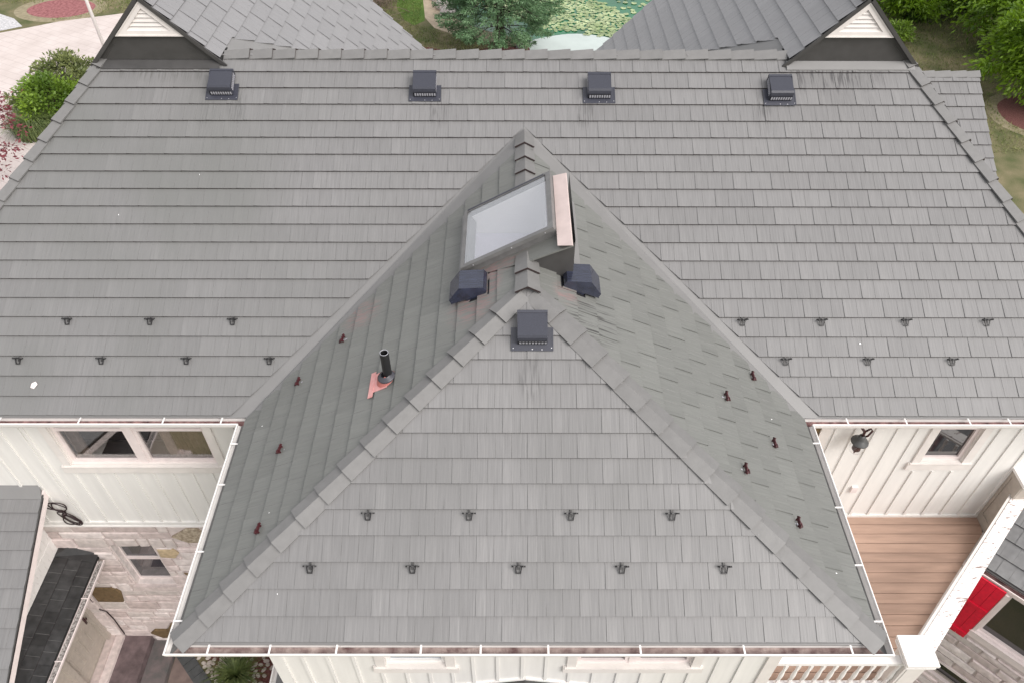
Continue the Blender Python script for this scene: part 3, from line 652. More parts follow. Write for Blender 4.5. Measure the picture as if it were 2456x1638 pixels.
# valley pans where the back wings meet the ridge
for sg, gx, gz in ((1, GAX, GAZ), (-1, GBX, GBZ)):
    x0 = gx + sg * (gz - RZ - 0.03); d = 1.5
    q = [(x0, RY - 0.02, RZ + 0.02), (x0, RY + 0.535, RZ + 0.040), (x0 + sg * d, RY + .535 + d * 1.6, RZ - d + 0.040), (x0 + sg * d, RY + 0.3, RZ - 0.10)]
    b = MB(); b.add(q, [(0, 1, 2, 3)]); b.build('valley_flashing', M['flash'], house)

# ------------------------------------------------------------------ walls, windows
def wall(F, u0, u1, v0, v1, holes, m, thick=0.12, name='wall'):
    us = sorted({u0, u1, *[h[0] for h in holes], *[h[1] for h in holes]}); us = [u for u in us if u0 <= u <= u1]
    b = MB()
    for a, c in zip(us, us[1:]):
        cuts = sorted([(h[2], h[3]) for h in holes if h[0] <= a + 1e-6 and h[1] >= c - 1e-6]); z = v0
        for h0, h1 in cuts:
            if h0 > z: b.fbox(F, a, c, z, h0, -thick, 0)
            z = h1
        if v1 > z: b.fbox(F, a, c, z, v1, -thick, 0)
    return b.build(name, m, house)
def window(F, u0, u1, v0, v1, lights, cw=0.13, sill=True, rail=None, glass='pane', frame='white_pink', casing='cream', rec=0.05, top=True, parent=None, sw=0.055, glasses=None):
    """casing round an opening, a sash and a pane per light (> each a sub-part), and a sill"""
    b = MB()
    for a, c in ((u0 - cw, u0), (u1, u1 + cw)) if cw > 0 else (): b.fbox(F, a, c, v0, v1 + (cw if top else 0), 0.0, 0.035)
    if top: b.fbox(F, u0, u1, v1, v1 + cw, 0.0, 0.035)
    for a, c in ((u0, u0 + .012), (u1 - .012, u1)): b.fbox(F, a, c, v0, v1, -rec - .03, -0.001)
    b.fbox(F, u0 + .012, u1 - .012, v0, v0 + .012, -rec - .03, -0.001)
    w = b.build('window', M[casing], parent or house)
    for i, (a, c) in enumerate(lights):
        b = MB()
        for p, q in ((a, a + sw), (c - sw, c)): b.fbox(F, p, q, v0 + .012, v1, -rec - .035, -rec + 0.012)
        b.fbox(F, a + sw, c - sw, v0 + .012, v0 + .012 + sw * 1.2, -rec - .035, -rec + 0.012); b.fbox(F, a + sw, c - sw, v1 - sw, v1, -rec - .035, -rec + 0.012)
        if rail: b.fbox(F, a + sw, c - sw, rail - .03, rail + .035, -rec - .033, -rec + 0.018)
        b.build('sash', M[frame], w)
        b = MB(); b.fbox(F, a + sw - .005, c - sw + .005, v0 + .03, v1 - .02, -rec - .030, -rec - .022); b.build('pane', M[(glasses or [glass] * 9)[i]], w)
    for (a, c), (a2, c2) in zip(lights, lights[1:]):
        b = MB(); b.fbox(F, c + .001, a2 - .001, v0 + .012, v1, -rec - .03, -rec + .025); b.build('mullion', M[frame], w)
    if sill:
        b = MB(); b.fbox(F, u0 - cw - .05, u1 + cw + .05, v0 - .18, v0 - .012, 0.0, 0.042); b.fbox(F, u0 - cw - .03, u1 + cw + .03, v0 - .0115, v0 + .0, -.001, 0.06); b.build('sill', M[casing], w)
    return w
def battens(F, us, v0, v1, holes, parent, w=0.045, m='siding'):
    for u in us:
        z = v0
        for h in sorted([h for h in holes if h[0] - .02 < u < h[1] + .02], key=lambda h: h[2]):
            if h[2] - z > 0.05: b = MB(); b.fbox(F, u - w / 2, u + w / 2, z, h[2], 0.0, 0.022); b.build('batten', M[m], parent)
            z = h[3]
        if v1 - z > 0.05: b = MB(); b.fbox(F, u - w / 2, u + w / 2, z, v1, 0.0, 0.022); b.build('batten', M[m], parent)
def stones(F, u0, u1, v0, v1, holes, parent, seed, special=(), hs=(0.17, 0.22, 0.26, 0.32), lim=999, proud=0.032):
    r = random.Random(seed); z = v1; cnt = 0
    while z > v0 + 0.04:
        h = min(r.choice(hs), z - v0); u = u0 - r.uniform(0, .3)
        if z - h - v0 < 0.07: h = z - v0
        while u < u1:
            w = r.uniform(0.30, 0.85) * (0.8 + h); a, c = max(u, u0), min(u + w, u1); u += w
            rects = [(a, c, z - h, z)]
            for hh in holes:
                nx = []
                for q in rects:
                    if q[1] <= hh[0] or q[0] >= hh[1] or q[3] <= hh[2] or q[2] >= hh[3]: nx.append(q); continue
                    if q[0] < hh[0]: nx.append((q[0], hh[0], q[2], q[3]))
                    if q[1] > hh[1]: nx.append((hh[1], q[1], q[2], q[3]))
                    if q[2] < hh[2]: nx.append((max(q[0], hh[0]), min(q[1], hh[1]), q[2], hh[2]))
                    if q[3] > hh[3]: nx.append((max(q[0], hh[0]), min(q[1], hh[1]), hh[3], q[3]))
                rects = nx
            for q in rects:
                if q[1] - q[0] < 0.05 or q[3] - q[2] < 0.04: continue
                if in_view(F.p((q[0] + q[1]) / 2, (q[2] + q[3]) / 2), 0.15) is None: continue
                stone(F, [(q[0], q[2]), (q[1], q[2]), (q[1], q[3]), (q[0], q[3])], parent, r, 'stone%d' % r.choice((0, 0, 1, 1, 2, 3, 3, 4)), proud); cnt += 1
        z -= h
    for poly, mk in special: stone(F, poly, parent, r, mk, proud + 0.012, g=0.0)
def stone(F, poly, parent, r, mk, proud, g=0.011):
    cx = sum(p[0] for p in poly) / len(poly); cy = sum(p[1] for p in poly) / len(poly); k = len(poly); P0 = []; P1 = []; pr = proud + r.uniform(-.012, .014)
    for x, y in poly:
        dx, dy = cx - x, cy - y; L_ = math.hypot(dx, dy) + 1e-6
        sx, sy = (1 if dx > 0 else -1), (1 if dy > 0 else -1)
        jx, jy = r.uniform(0, .016), r.uniform(0, .012)
        P0.append((x + sx * (g + jx * .6), y + sy * (g + jy * .6))); P1.append((x + sx * (g + .014 + jx), y + sy * (g + .012 + jy)))
    b = MB(); b.add([F.p(x, y, -0.01) for x, y in P0] + [F.p(x, y, pr * .6) for x, y in P0] + [F.p(x, y, pr + r.uniform(-.006, .006)) for x, y in P1] + [F.p(cx, cy, pr + r.uniform(0, .010))],
                    [(i, (i + 1) % k, k + (i + 1) % k, k + i) for i in range(k)] + [(k + i, k + (i + 1) % k, 2 * k + (i + 1) % k, 2 * k + i) for i in range(k)] + [(2 * k + i, 2 * k + (i + 1) % k, 3 * k) for i in range(k)])
    return b.build('stone', M[mk], parent)

FW = Fr((0, YW, 0), (1, 0, 0), (0, 0, 1)); FF = Fr((0, -L + 0.6, 0), (1, 0, 0), (0, 0, 1))
# main wall, left of the wing: board and batten over stone
SB = -3.44
h1 = (-7.43, -5.01, -1.61, -0.42)
wl1 = wall(FW, -9.6, -3.4, SB, -0.15, [h1], M['siding'])
M['winglass'] = clear_glass('window_clear_glass', 0.20)
lw = window(FW, *h1, [(-7.42, -6.275), (-6.165, -5.02)], rail=-0.735, glasses=['winglass', 'winglass'])
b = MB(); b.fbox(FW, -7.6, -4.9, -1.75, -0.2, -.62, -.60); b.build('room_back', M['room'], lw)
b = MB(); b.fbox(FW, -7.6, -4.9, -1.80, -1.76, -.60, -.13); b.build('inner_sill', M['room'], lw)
for u0, u1 in ((-5.86, -5.03), (-7.38, -7.16)):
    b = MB(); n = 30; vs = []
    for i in range(n + 1):
        u = u0 + (u1 - u0) * i / n; dn = -.17 + .028 * math.sin(i * 1.9) + .012 * math.sin(i * 4.1)
        vs += [FW.p(u, -1.70, dn), FW.p(u, -0.25, dn)]
    b.add(vs, [(2 * i, 2 * i + 2, 2 * i + 3, 2 * i + 1) for i in range(n)]); b.build('curtain', M['curtain'], lw)
battens(FW, [-8.55, -8.22, -7.905] + [-7.827 + .3278 * i for i in range(0, 14)], SB + 0.10, -0.17, [(-7.60, -4.84, -1.80, -0.1)], wl1)
b = MB(); b.fbox(FW, -9.6, -3.45, SB, SB + 0.10, 0.0, 0.03); b.build('band_board', M['siding'], wl1)
b = MB(); b.fbox(FW, -9.6, -3.45, SB - 0.035, SB - 0.001, 0.0, 0.045); b.build('drip_cap', M['white'], wl1)
hs1 = (-7.78, -6.98, -5.72, -4.19)
ws1 = wall(FW, -9.0, -3.4, GZ, SB - 0.036, [hs1], M['mortar'], thick=0.2)
spec = [([(-6.49, -3.84), (-6.13, -3.55), (-5.94, -3.55), (-5.82, -3.8), (-5.95, -4.04), (-6.25, -4.06)], 'stone_tan'),
        ([(-6.93, -4.30), (-6.60, -4.30), (-6.54, -4.45), (-6.66, -4.63), (-6.94, -4.60)], 'stone_yellow'),
        ([(-8.85, -5.83), (-8.30, -5.83), (-8.20, -6.0), (-8.30, -6.44), (-8.85, -6.44)], 'stone_brown'),
        ([(-8.24, -7.95), (-8.10, -7.78), (-7.80, -7.78), (-7.64, -7.45), (-7.5, -7.5), (-7.5, -8.15), (-8.05, -8.16)], 'stone_brown'),
        ([(-6.68, -5.22), (-6.5, -5.2), (-6.42, -5.42), (-6.5, -5.45)], 'stone_brown')]
bx = lambda p: (min(q[0] for q in p), max(q[0] for q in p), min(q[1] for q in p), max(q[1] for q in p))
stones(FW, -8.86, -4.6, -8.40, SB - 0.045, [hs1] + [bx(p) for p, _ in spec], ws1, 4, spec)
b = MB()       # rough stone sill and jamb of the little stone window
b.fbox(FW, hs1[0] - .08, hs1[1] + .12, hs1[2] - .16, hs1[2] - .002, 0.0, 0.06); b.build('stone_sill', M['stone0'], ws1)
window(FW, *hs1, [(hs1[0] + .012, hs1[1] - .012)], cw=0.0, sill=False, rail=-4.90, glass='pane', casing='stone1', rec=0.14, top=False, sw=0.03)
# main wall, right of the wing, above the deck
ZD = -3.14
h2 = (6.475, 7.165, -1.50, -0.42)
wr1 = wall(FW, 3.4, 9.0, -3.5, -0.15, [h2], M['siding'])
window(FW, *h2, [(6.485, 7.155)], rail=-0.665, glass='pane_dark')
battens(FW, [4.87, 5.18, 5.502] + [5.837 + .3218 * i for i in range(0, 8)], ZD + 0.06, -0.17, [(6.30, 7.34, -1.76, -0.1)], wr1)
b = MB(); b.fbox(FW, 3.53, 8.13, ZD + .0, ZD + 0.06, 0.0, 0.03); b.build('band_board', M['siding'], wr1)
b = MB(); b.fbox(FW, 4.62, 4.78, -1.6, -0.17, 0.0, 0.035); b.build('casing_board', M['cream'], wr1)
b = MB(); b.fbox(FW, 4.42, 4.618, -1.6, -0.17, 0.0, 0.012); b.build('shutter_panel', M['stone_brown'], wr1)
wall(FW, 3.4, 9.0, GZ, -3.51, [], M['mortar'])
# wing walls
yf = -L + 0.6
h3 = (-1.97, -1.12, -2.11, -0.9); h4 = (0.71, 2.33, -2.11, -0.9)
wf = wall(FF, -3.53, 3.53, GZ, -0.15, [h3, h4], M['siding'])
window(FF, *h3, [(-1.96, -1.13)], frame='white', glass='pane_sky')
window(FF, *h4, [(0.72, 1.45), (1.555, 2.32)], frame='white_pink', glass='pane')
battens(FF, [-3.10, -2.755, -2.395, -2.05, -1.70, -1.37, -1.04, -0.74, -0.395, -0.045, 0.29, 0.63, 0.98, 1.33, 1.68, 2.03, 2.36, 2.70, 3.04], -6.5, -0.17, [(-2.19, -0.96, -2.30, -0.1), (0.50, 2.54, -2.30, -0.1)], wf)
b = MB(); b.fbox(FF, -3.535, -3.36, -8.4, -0.17, 0.0, 0.03); b.build('corner_board', M['siding'], wf)
b = MB(); b.fbox(FF, 3.36, 3.535, -8.4, -0.17, 0.0, 0.03); b.build('corner_board', M['cream'], wf)
b = MB(); b.box((-3.53, yf + .13, GZ), (-3.41, YW - .13, -0.15)); b.build('wall', M['siding'], house)
b = MB(); b.box((3.41, yf + .13, GZ), (3.53, YW - .13, -0.15)); b.build('wall', M['siding'], house)
for a, c in (((-9.7, YW + .13, GZ), (-9.58, 11, -.1)), ((8.98, YW + .13, GZ), (9.1, 11, -.1)), ((-9.58, 10.88, GZ), (8.98, 11, -.1)), ((7.9, 8, GZ), (9.8, 12.5, -1.5)), ((-9.5, 5.6, -.1), (-2.6, 10.8, 0.1)), ((1.9, 5.6, -.1), (8.9, 10.8, 0.1))):
    b = MB(); b.box(a, c); b.build('wall', M['siding'], house)
# small gabled porch roof below the front windows
b = MB(); pk = -2.60
b.add([(-1.7, yf - .02, pk - .02 - 1.7 * .25), (0, yf - .02, pk), (1.7, yf - .02, pk - .02 - 1.7 * .25), (-1.7, yf - 1.4, pk - .02 - 1.7 * .25), (0, yf - 1.4, pk), (1.7, yf - 1.4, pk - .02 - 1.7 * .25)], [(0, 3, 4, 1), (1, 4, 5, 2)])
pr = b.build('porch_roof', M['gable_metal'], house)
b = MB()
for s in (-1, 1): b.bar((0, yf - .012, pk + .035), (s * 1.7, yf - .012, pk + .035 - 1.7 * .255), 0.03, 0.05)
b.build('head_flashing', M['white'], pr)

# entry block, lower left
FS = Fr((PX1, 0, 0), (0, 1, 0), (0, 0, 1))
b = MB(); zr_ = lambda y: ENZ + 0.5 * (y - YW) - 0.10
b.prism(FS, [(-4.6, -4.6), (YW - .01, -4.6), (YW - .01, zr_(YW)), (-4.6, zr_(-4.6))], -0.12, 0.0); eb = b.build('wall', M['white'], house)
r7 = random.Random(8); zrow = -4.25; row = 0
while zrow < ENZ - .15:           # shingle siding in the gable triangle
    y = -4.5 + (row % 2) * .1
    while y < YW - .02:
        w = r7.uniform(.12, .2); y1 = min(y + w, YW - .02)
        if zrow + .17 < zr_(y) - .0: b = MB(); b.fbox(FS, y + .003, y1 - .003, zrow, zrow + .17, 0.001 + .008 * (row % 2), .012 + .008 * (row % 2)); b.build('siding_shingle', M['white'], eb)
        y = y1
    zrow += .165; row += 1
# rake fascia of entry roof, head flashing, soffit
b = MB(); rk0, rk1 = (-8.20, YW, ENZ), (-8.20, YW - 4.9, ENZ - 2.45)
b.add([(-8.20, YW, ENZ - .01), (-8.20, YW - 4.9, ENZ - 2.46), (-8.20, YW - 4.9, ENZ - 2.66), (-8.20, YW, ENZ - .21), (-8.235, YW, ENZ - .01), (-8.235, YW - 4.9, ENZ - 2.46), (-8.235, YW - 4.9, ENZ - 2.66), (-8.235, YW, ENZ - .21)],
      [(0, 1, 2, 3), (7, 6, 5, 4), (3, 2, 6, 7), (0, 4, 5, 1)]); b.build('rake_fascia', M['white_pink'], house)
b = MB(); b.add([(-8.24, YW - .01, ENZ - .22), (-8.24, YW - 4.9, ENZ - 2.67), (-8.77, YW - 4.9, ENZ - 2.67), (-8.77, YW - .01, ENZ - .22)], [(0, 1, 2, 3)]); b.build('soffit', M['cream'], house)
b = MB(); fz = lambda y, h: ENZ + .5 * (y - YW) + h
b.add([(-14, YW - .003, ENZ + .10), (-8.22, YW - .003, ENZ + .10), (-8.20, YW - .17, fz(YW - .17, .028)), (-14, YW - .17, fz(YW - .17, .028)), (-14, YW - .172, fz(YW - .17, .006)), (-8.20, YW - .172, fz(YW - .17, .006))], [(3, 2, 1, 0), (4, 5, 2, 3)])
b.build('head_flashing', M['flash'], house)
b = MB(); b.bar((-8.195, YW - .1, fz(YW - .1, .010)), (-8.195, YW - 4.9, fz(YW - 4.9, .010)), 0.016, 0.03); b.build('drip_edge', M['gable_metal'], house)
# porch roof trim: head flashing on the stone, gutter with litter
b = MB(); b.add([(PX1 + .02, YW - .025, PZ1 + .10), (PX1 + .25, YW - .025, PZ1 + .09), (PX0 - .12, YW - .025, PZ0 + .13), (PX0, YW - .025, PZ0 + .05), (PX0, YW - .20, PZ0 + .03), (PX1, YW - .20, PZ1 + .03), (PX1 - .0, YW - .025, PZ1 + .03)], [(0, 1, 2, 3, 4, 5, 6)]); b.build('head_flashing', M['shingle_dark'], house)
PG = [(PX0, YW - .12), (PX0, -4.6)]
PG = PG[::-1]
gp = sweep(PG, GUT, PZ0)[0].build('gutter', M['white_pink'], house)
sweep(PG, [(0.006, -0.050), (0.035, -0.055), (0.065, -0.055), (0.100, -0.050)], PZ0)[0].build('gutter_sediment', M['debris'], gp)
for y in (-0.6, -1.75): bracket_b = MB(); bracket_b.bar((PX0, y, PZ0 - .004), (PX0 + .125, y, PZ0 - .002), 0.022, 0.006); bracket_b.build('gutter_bracket', M['white_pink'], gp)
b = MB(); b.add([(PX1 + .01, YW - .05, PZ0 - .17), (PX0 - .01, YW - .05, PZ0 - .17), (PX0 - .01, -4.6, PZ0 - .17), (PX1 + .01, -4.6, PZ0 - .17)], [(0, 1, 2, 3)]); b.build('soffit', M['cream'], house)
# door in the recess under the porch roof
FD = Fr((-9.2, 0, 0), (0, 1, 0), (0, 0, 1))
wd = wall(FD, -4.6, YW + .2, GZ, -4.6, [(-0.90, 0.13, -7.96, -5.90)], M['sand_paint'])
b = MB(); b.fbox(FD, 0.13, 0.26, -7.96, -5.78, 0.0, 0.09); b.fbox(FD, -1.03, -0.90, -7.96, -5.78, 0.0, 0.09); b.fbox(FD, -0.90, 0.13, -5.90, -5.78, 0.0, 0.09); b.build('door_casing', M['sand_paint'], wd)
b = MB(); b.fbox(FD, -0.895, 0.125, -7.955, -5.905, -0.05, -0.012); door = b.build('door', M['sand_paint'], wd)
for (u0, u1, v0, v1) in ((-0.37, -0.09, -7.55, -6.88), (-0.79, -0.50, -7.55, -6.88), (-0.37, -0.09, -6.7, -6.05), (-0.79, -0.50, -6.7, -6.05)):
    b = MB(); w = .03
    for q in ((u0, u1, v0, v0 + w), (u0, u1, v1 - w, v1), (u0, u0 + w, v0 + w, v1 - w), (u1 - w, u1, v0 + w, v1 - w)): b.fbox(FD, *q, -0.013, 0.002)
    b.fbox(FD, u0 + .06, u1 - .06, v0 + .06, v1 - .06, -.013, -0.004); b.build('door_panel', M['sand_paint'], door)
b = MB(); b.lathe(FD.p(0.06, -6.80, -.012), [(0.03, 0), (0.03, .01), (0.012, .012), (0.012, .04), (0.03, .05), (0.034, .065), (0.0, .08)], 10, FD.n); b.fbox(FD, 0.035, 0.085, -7.0, -6.72, -.012, -.004); b.build('handle', M['lamp_metal'], door, True)
b = MB(); b.box((-9.19, -4.6, GZ), (-9.03, YW - .03, -7.97)); b.build('threshold', M['stone2'], wd)
b = MB(); b.box((-9.028, -4.6, GZ), (-8.86, YW - .03, -8.02)); b.build('threshold', M['stone0'], wd)
b = MB(); b.box((-9.18, 0.262, -8.0), (-8.87, YW + .1, -4.7)); pj = b.build('stone_jamb', M['mortar'], house)
FJ = Fr((0, 0.262, 0), (1, 0, 0), (0, 0, 1)); stones(FJ, -9.17, -8.87, -8.0, -5.2, [], pj, 9)
b = MB(); b.tube([(-8.93, YW - .06, -6.02), (-8.90, YW - .06, -6.74), (-8.80, YW - .055, -6.83), (-8.77, YW - .06, -7.2), (-8.80, YW - .06, -7.9)], 0.012, 6); b.build('wall_cable', M['cable'], ws1)

# angled right wing: stone facade, shutter, windows, gutter
FA = Fr((4.80 * s2, 4.80 * s2, 0), (s2, -s2, 0), (0, 0, 1))     # u = -t
hA = (6.54, 8.6, -4.42, -3.12); hB = (6.42, 7.6, -6.38, -5.86)
wa = wall(FA, 5.75, 12.0, GZ, -3.10, [hA, hB], M['mortar'])
stones(FA, 5.80, 8.6, -7.0, -4.60, [(6.48, 9, -4.7, -3.0), (hB[0] - .07, hB[1] + .07, hB[2] - .07, hB[3] + .07)], wa, 21, hs=(0.17, 0.2, 0.24))
stones(FA, 5.80, 6.10, -4.60, -3.1, [], wa, 22)
window(FA, *hA, [(6.55, 8.59)], cw=0.055, glass='pane_dark', frame='white_pink', casing='white_pink', rec=.06, top=False, sw=.04)
window(FA, *hB, [(6.43, 7.59)], cw=0.06, glass='pane_dark', frame='sand_paint', casing='white_pink', rec=.09, sill=False, sw=.035)
b = MB(); b.fbox(FA, 6.03, 6.475, -4.75, -3.05, 0.03, 0.034); sh = b.build('shutter', M['red'], wa)
for i in range(3):
    a = 6.03 + i * .1485; b = MB(); b.fbox(FA, a + .003, a + .1455, -4.75 + rnd.uniform(0, .01), -3.05, 0.034, 0.055); b.build('shutter_board', M['red'], sh)
for z in (-4.62, -3.78): b = MB(); b.fbox(FA, 6.035, 6.47, z - .05, z + .05, 0.055, 0.075); b.build('shutter_batten', M['red'], sh)
RG_ = [st(KE, -5.86), st(KE, -12)]
gr = sweep(RG_, GUT, ZE)[0].build('gutter', M['white_pink'], house)
sweep(RG_, [(0.006, -0.060), (0.035, -0.08), (0.065, -0.085), (0.100, -0.075)], ZE)[0].build('gutter_sediment', M['gutter_inside'], gr)
sweep(RG_, [(-0.05, 0.02), (0.012, 0.010), (0.03, 0.0), (0.032, -.02)], ZE)[0].build('drip_edge', M['gable_metal'], house)

# low bay roof with its own gutter by the front left corner
BZ = -6.2
b = MB(); b.box((-4.70, -3.4, BZ - .03), (-3.54, -1.12, BZ)); bay = b.build('bay_roof', M['shingle_diag'], house)
b = MB(); b.box((-4.58, -3.2, GZ), (-3.54, -1.2, BZ - .031)); b.build('bay_wall', M['siding'], bay)
sweep([(-4.70, -1.12), (-4.70, -3.6)], [(-.02, .0), (.0, -.08), (.07, -.08), (.09, .01), (.115, .015), (.115, -.1)], BZ)[0].build('gutter', M['white'], bay)

# ------------------------------------------------------------------ skylight (raised left plane running on past the ridge)
sky_o = empty('skylight', 'skylight with clear glass and grey metal frame astride the ridge of the front wing', 'skylight', (0, 1.4, WZ))
c1 = math.cos(math.atan(M1)); s1 = math.sin(math.atan(M1))
FK = Fr((0, 1.50, WZ), (0, -1, 0), (1, 0, M1))           # left roof plane, origin on the ridge; v runs to the right and up
K = math.hypot(1, M1)
def kb(name, m, x0, x1, y0, y1, n0, n1, parent=sky_o):
    b = MB(); b.fbox(FK, 1.5 - y1, 1.5 - y0, x0 * K, x1 * K, n0, n1); return b.build(name, m, parent)
kb('curb', M['frame_metal'], -0.80, -0.74, 0.98, 2.25, -0.02, 0.155); kb('curb', M['frame_metal'], 0.37, 0.43, 0.98, 2.25, 0.0, 0.155)
kb('curb', M['frame_metal'], -0.738, 0.368, 0.98, 1.04, -0.02, 0.155); kb('curb', M['frame_metal'], -0.738, 0.368, 2.19, 2.25, -0.02, 0.155)
b = MB(); fw = .07
for q in ((-0.885, 0.355, 0.925, 0.925 + fw), (-0.885, 0.355, 2.255 - fw * .6, 2.255), (-0.885, -0.885 + fw * .6, 0.925 + fw, 2.255 - fw * .6), (0.355 - fw * .9, 0.355, 0.925 + fw, 2.255 - fw * .6)):
    b.fbox(FK, 1.5 - q[3], 1.5 - q[2], (q[0] + .08) * K, (q[1] + .08) * K, 0.150, 0.205)
b.build('frame', M['frame_metal'], sky_o)
b = MB()
b.fbox(FK, 1.5 - 2.24, 1.5 - 2.215, -.75 * K, .35 * K, 0.206, 0.214); b.build('frame_bead', M['vent'], sky_o)
kb('glass_pane', M['skyglass'], -0.755, 0.358, 0.99, 2.215, 0.192, 0.196)
b = MB()
for xx in (-0.72, -0.2, 0.24): b.lathe(FK.p(1.5 - .925 + .003, (xx + .08) * K, .175), [(0.009, 0), (0.007, .006), (0, .007)], 8, (0, -1, 0))
b.build('screw', M['screw'], sky_o)
# shaft below the glass
b = MB(); x0, x1, y0, y1 = -0.795, 0.30, 1.045, 2.185
def zt(x): return WZ + x * M1 - .01
b.add([(x0, y0, 1.70), (x0, y1, 1.70), (x0, y1, zt(x0) + .14), (x0, y0, zt(x0) + .14), (x1, y0, 1.70), (x1, y1, 1.70), (x1, y1, zt(x1) + .14), (x1, y0, zt(x1) + .14)], [(0, 1, 2, 3), (1, 5, 6, 2), (5, 4, 7, 6), (4, 0, 3, 7)])
b.build('light_shaft', M['drywall'], sky_o)
b = MB(); b.add([(x0, y0, 1.698), (x1, y0, 1.698), (x1, y1, 1.698), (x0, y1, 1.698)], [(0, 1, 2, 3)]); b.build('shaft_floor', M['drywall_floor'], sky_o)
# extended apron: the shingled saddle in front of the frame, dark gable under it, right cheek and pink cap
b = MB(); hgt = 0.03
A = FK.p(1.5 - .98, -.80 * K, hgt); 
def kp(x, y, n): return FK.p(1.5 - y, x * K, n)
b.add([kp(0.0, 0.70, hgt), kp(0.60, 0.62, hgt), kp(0.60, 0.99, hgt), kp(-0.78, 0.99, hgt), kp(-.78, .90, hgt)], [(0, 1, 2, 3, 4)])
b.add([kp(0.0, 0.70, hgt), kp(0.60, 0.62, hgt), kp(0.60, 0.62, hgt - .02), kp(0, .70, hgt - .02)], [(3, 2, 1, 0)])
b.build('saddle', M['shingle_side'], sky_o, tint=[0.3] * 9)
b = MB(); zr2 = lambda x: WZ - x * M1
b.add([(0.0, .74, WZ + .0), (0.62, .74, zr2(.62)), (0.62, .74, WZ + .60 * M1 - .02)], [(0, 1, 2)]); b.build('gable_end', M['gable_metal'], sky_o)
b = MB(); b.add([(0.62, .74, zr2(.62)), (0.62, 2.30, zr2(.62)), (0.62, 2.30, WZ + .6 * M1 + .02), (0.62, .74, WZ + .6 * M1 + .02)], [(0, 1, 2, 3)]); b.build('cheek', M['gable_metal'], sky_o)
b = MB()
b.add([kp(0.435, 0.655, .10), kp(0.60, 0.575, .07), kp(0.60, 2.23, .07), kp(0.435, 2.26, .10), kp(0.425, .70, .055), kp(.425, 2.26, .055), kp(0.605, .575, .055), kp(.605, 2.23, .055)], [(0, 1, 2, 3), (4, 0, 3, 5), (1, 6, 7, 2)])
b.add([kp(0.435, 0.655, .095), kp(0.60, 0.575, .06), kp(0.60, 2.23, .06), kp(0.435, 2.26, .095)], [(3, 2, 1, 0)])
b.build('cap_flashing', M['pink_pale'], sky_o)
b = MB(); b.fbox(F_wl, -2.42, -1.05, (HA - .925) * K, (HA - .86) * K, 0.034, 0.046); b.build('step_flashing', M['flash'], sky_o)
b = MB(); b.fbox(F_wr, 1.02, 2.62, (HA - .73) * K, (HA - .64) * K, 0.034, 0.046); b.build('step_flashing', M['flash'], sky_o)
b = MB(); b.bar(kp(.432, 2.2, .06), kp(.432, .72, .06), 0.012, .012); b.build('sealant_line', M['salmon'], sky_o)

# ------------------------------------------------------------------ roof vents
def slant_vent(F, u, v, label, side=0, group='slant box vents along the main roof'):
    """hood on a flange: u is the middle, v the lower edge of the flange along the slope"""
    X = F.mat(u, v, 0.036); G = Fr(X.translation, F.u, F.v)
    t = empty('roof_vent', label, 'roof vent', matrix=X, group=group)
    b = MB(); b.fbox(G, -.265, .265, 0, .30, 0.0, 0.004); b.fbox(G, -.265, -.250, 0, .30, .004, .009); b.fbox(G, .250, .265, 0, .30, .004, .009); b.build('base_flange', M['vent'], t)
    prof = [(.086, .008), (.092, .050), (.100, .100), (.110, .130), (.130, .158), (.162, .176), (.46, .135), (.485, .10), (.485, .0), (.13, .0)]
    w = .185; b = MB(); k = len(prof)
    b.add([G.p(-w, a, h) for a, h in prof] + [G.p(w, a, h) for a, h in prof], [tuple(range(k)), tuple(range(2 * k - 1, k - 1, -1))] + [(i, k + i, k + (i + 1) % k, (i + 1) % k) for i in range(k)])
    hd = b.build('hood', M['vent'], t)
    b = MB(); b.fbox(G, -w - .006, w + .006, .455, .492, .098, .142); b.fbox(G, -w - .004, -w, .15, .46, .128, .150); b.fbox(G, w, w + .004, .15, .46, .128, .150); b.build('hood_rim', M['vent'], t)
    b = MB(); b.add([G.p(-w, .0985, .100), G.p(w, .0985, .100), G.p(w, .0845, .010), G.p(-w, .0845, .010)], [(3, 2, 1, 0)]); b.build('grille_recess', M['vent_dark'], t)
    for i in range(9):
        a = -w + .022 + i * .0395; b = MB()
        b.add([G.p(a, .0945, .088), G.p(a + .026, .0945, .088), G.p(a + .026, .0845, .026), G.p(a, .0845, .026), G.p(a, .0880, .057), G.p(a + .026, .0880, .057)], [(4, 5, 1, 0), (3, 2, 5, 4)]); b.build('grille_slot', M['grille'], t)
    for s in (-1, 1):
        b = MB(); b.add([G.p(s * (w + .002), a, h) for a, h in ((.14, .02), (.14, .125), (.17, .150), (.44, .12), (.455, .03))], [(0, 1, 2, 3, 4) if s < 0 else (4, 3, 2, 1, 0)]); b.build('side_panel', M['vent_dark'], t)
        b = MB()
        for i in range(9):
            a = .150 + i * .033
            for h0, h1 in ((.030, .070), (.078, .115)): b.fbox(Fr(G.p(s * (w + .003), a, 0), G.v * (1 if s > 0 else 1), G.n), 0, .022, h0, h1, -.0004, .0004)
        b.build('side_grille', M['grille'], t)
    for a, c in ((-.24, .035), (.0, .022), (.24, .04), (.12, .02)):
        b = MB(); b.lathe(G.p(a, c, .004), [(0.007, 0), (0.006, .005), (0, .006)], 8, G.n); b.build('screw', M['screw'], t)
    return t
SV = lambda y: y * math.hypot(1, MM)
for x, y, lab in ((-4.98, 4.575, 'blue grey box vent below the left gable, side grille showing on its right'),
                  (-1.635, 4.555, 'blue grey box vent below the ridge, second from left of the four'),
                  (1.235, 4.53, 'blue grey box vent below the ridge, third from left of the four'),
                  (4.21, 4.50, 'blue grey slant box vent left of the right gable, its left side grille showing')):
    slant_vent(F_main, x, SV(y) - 0.01, lab)
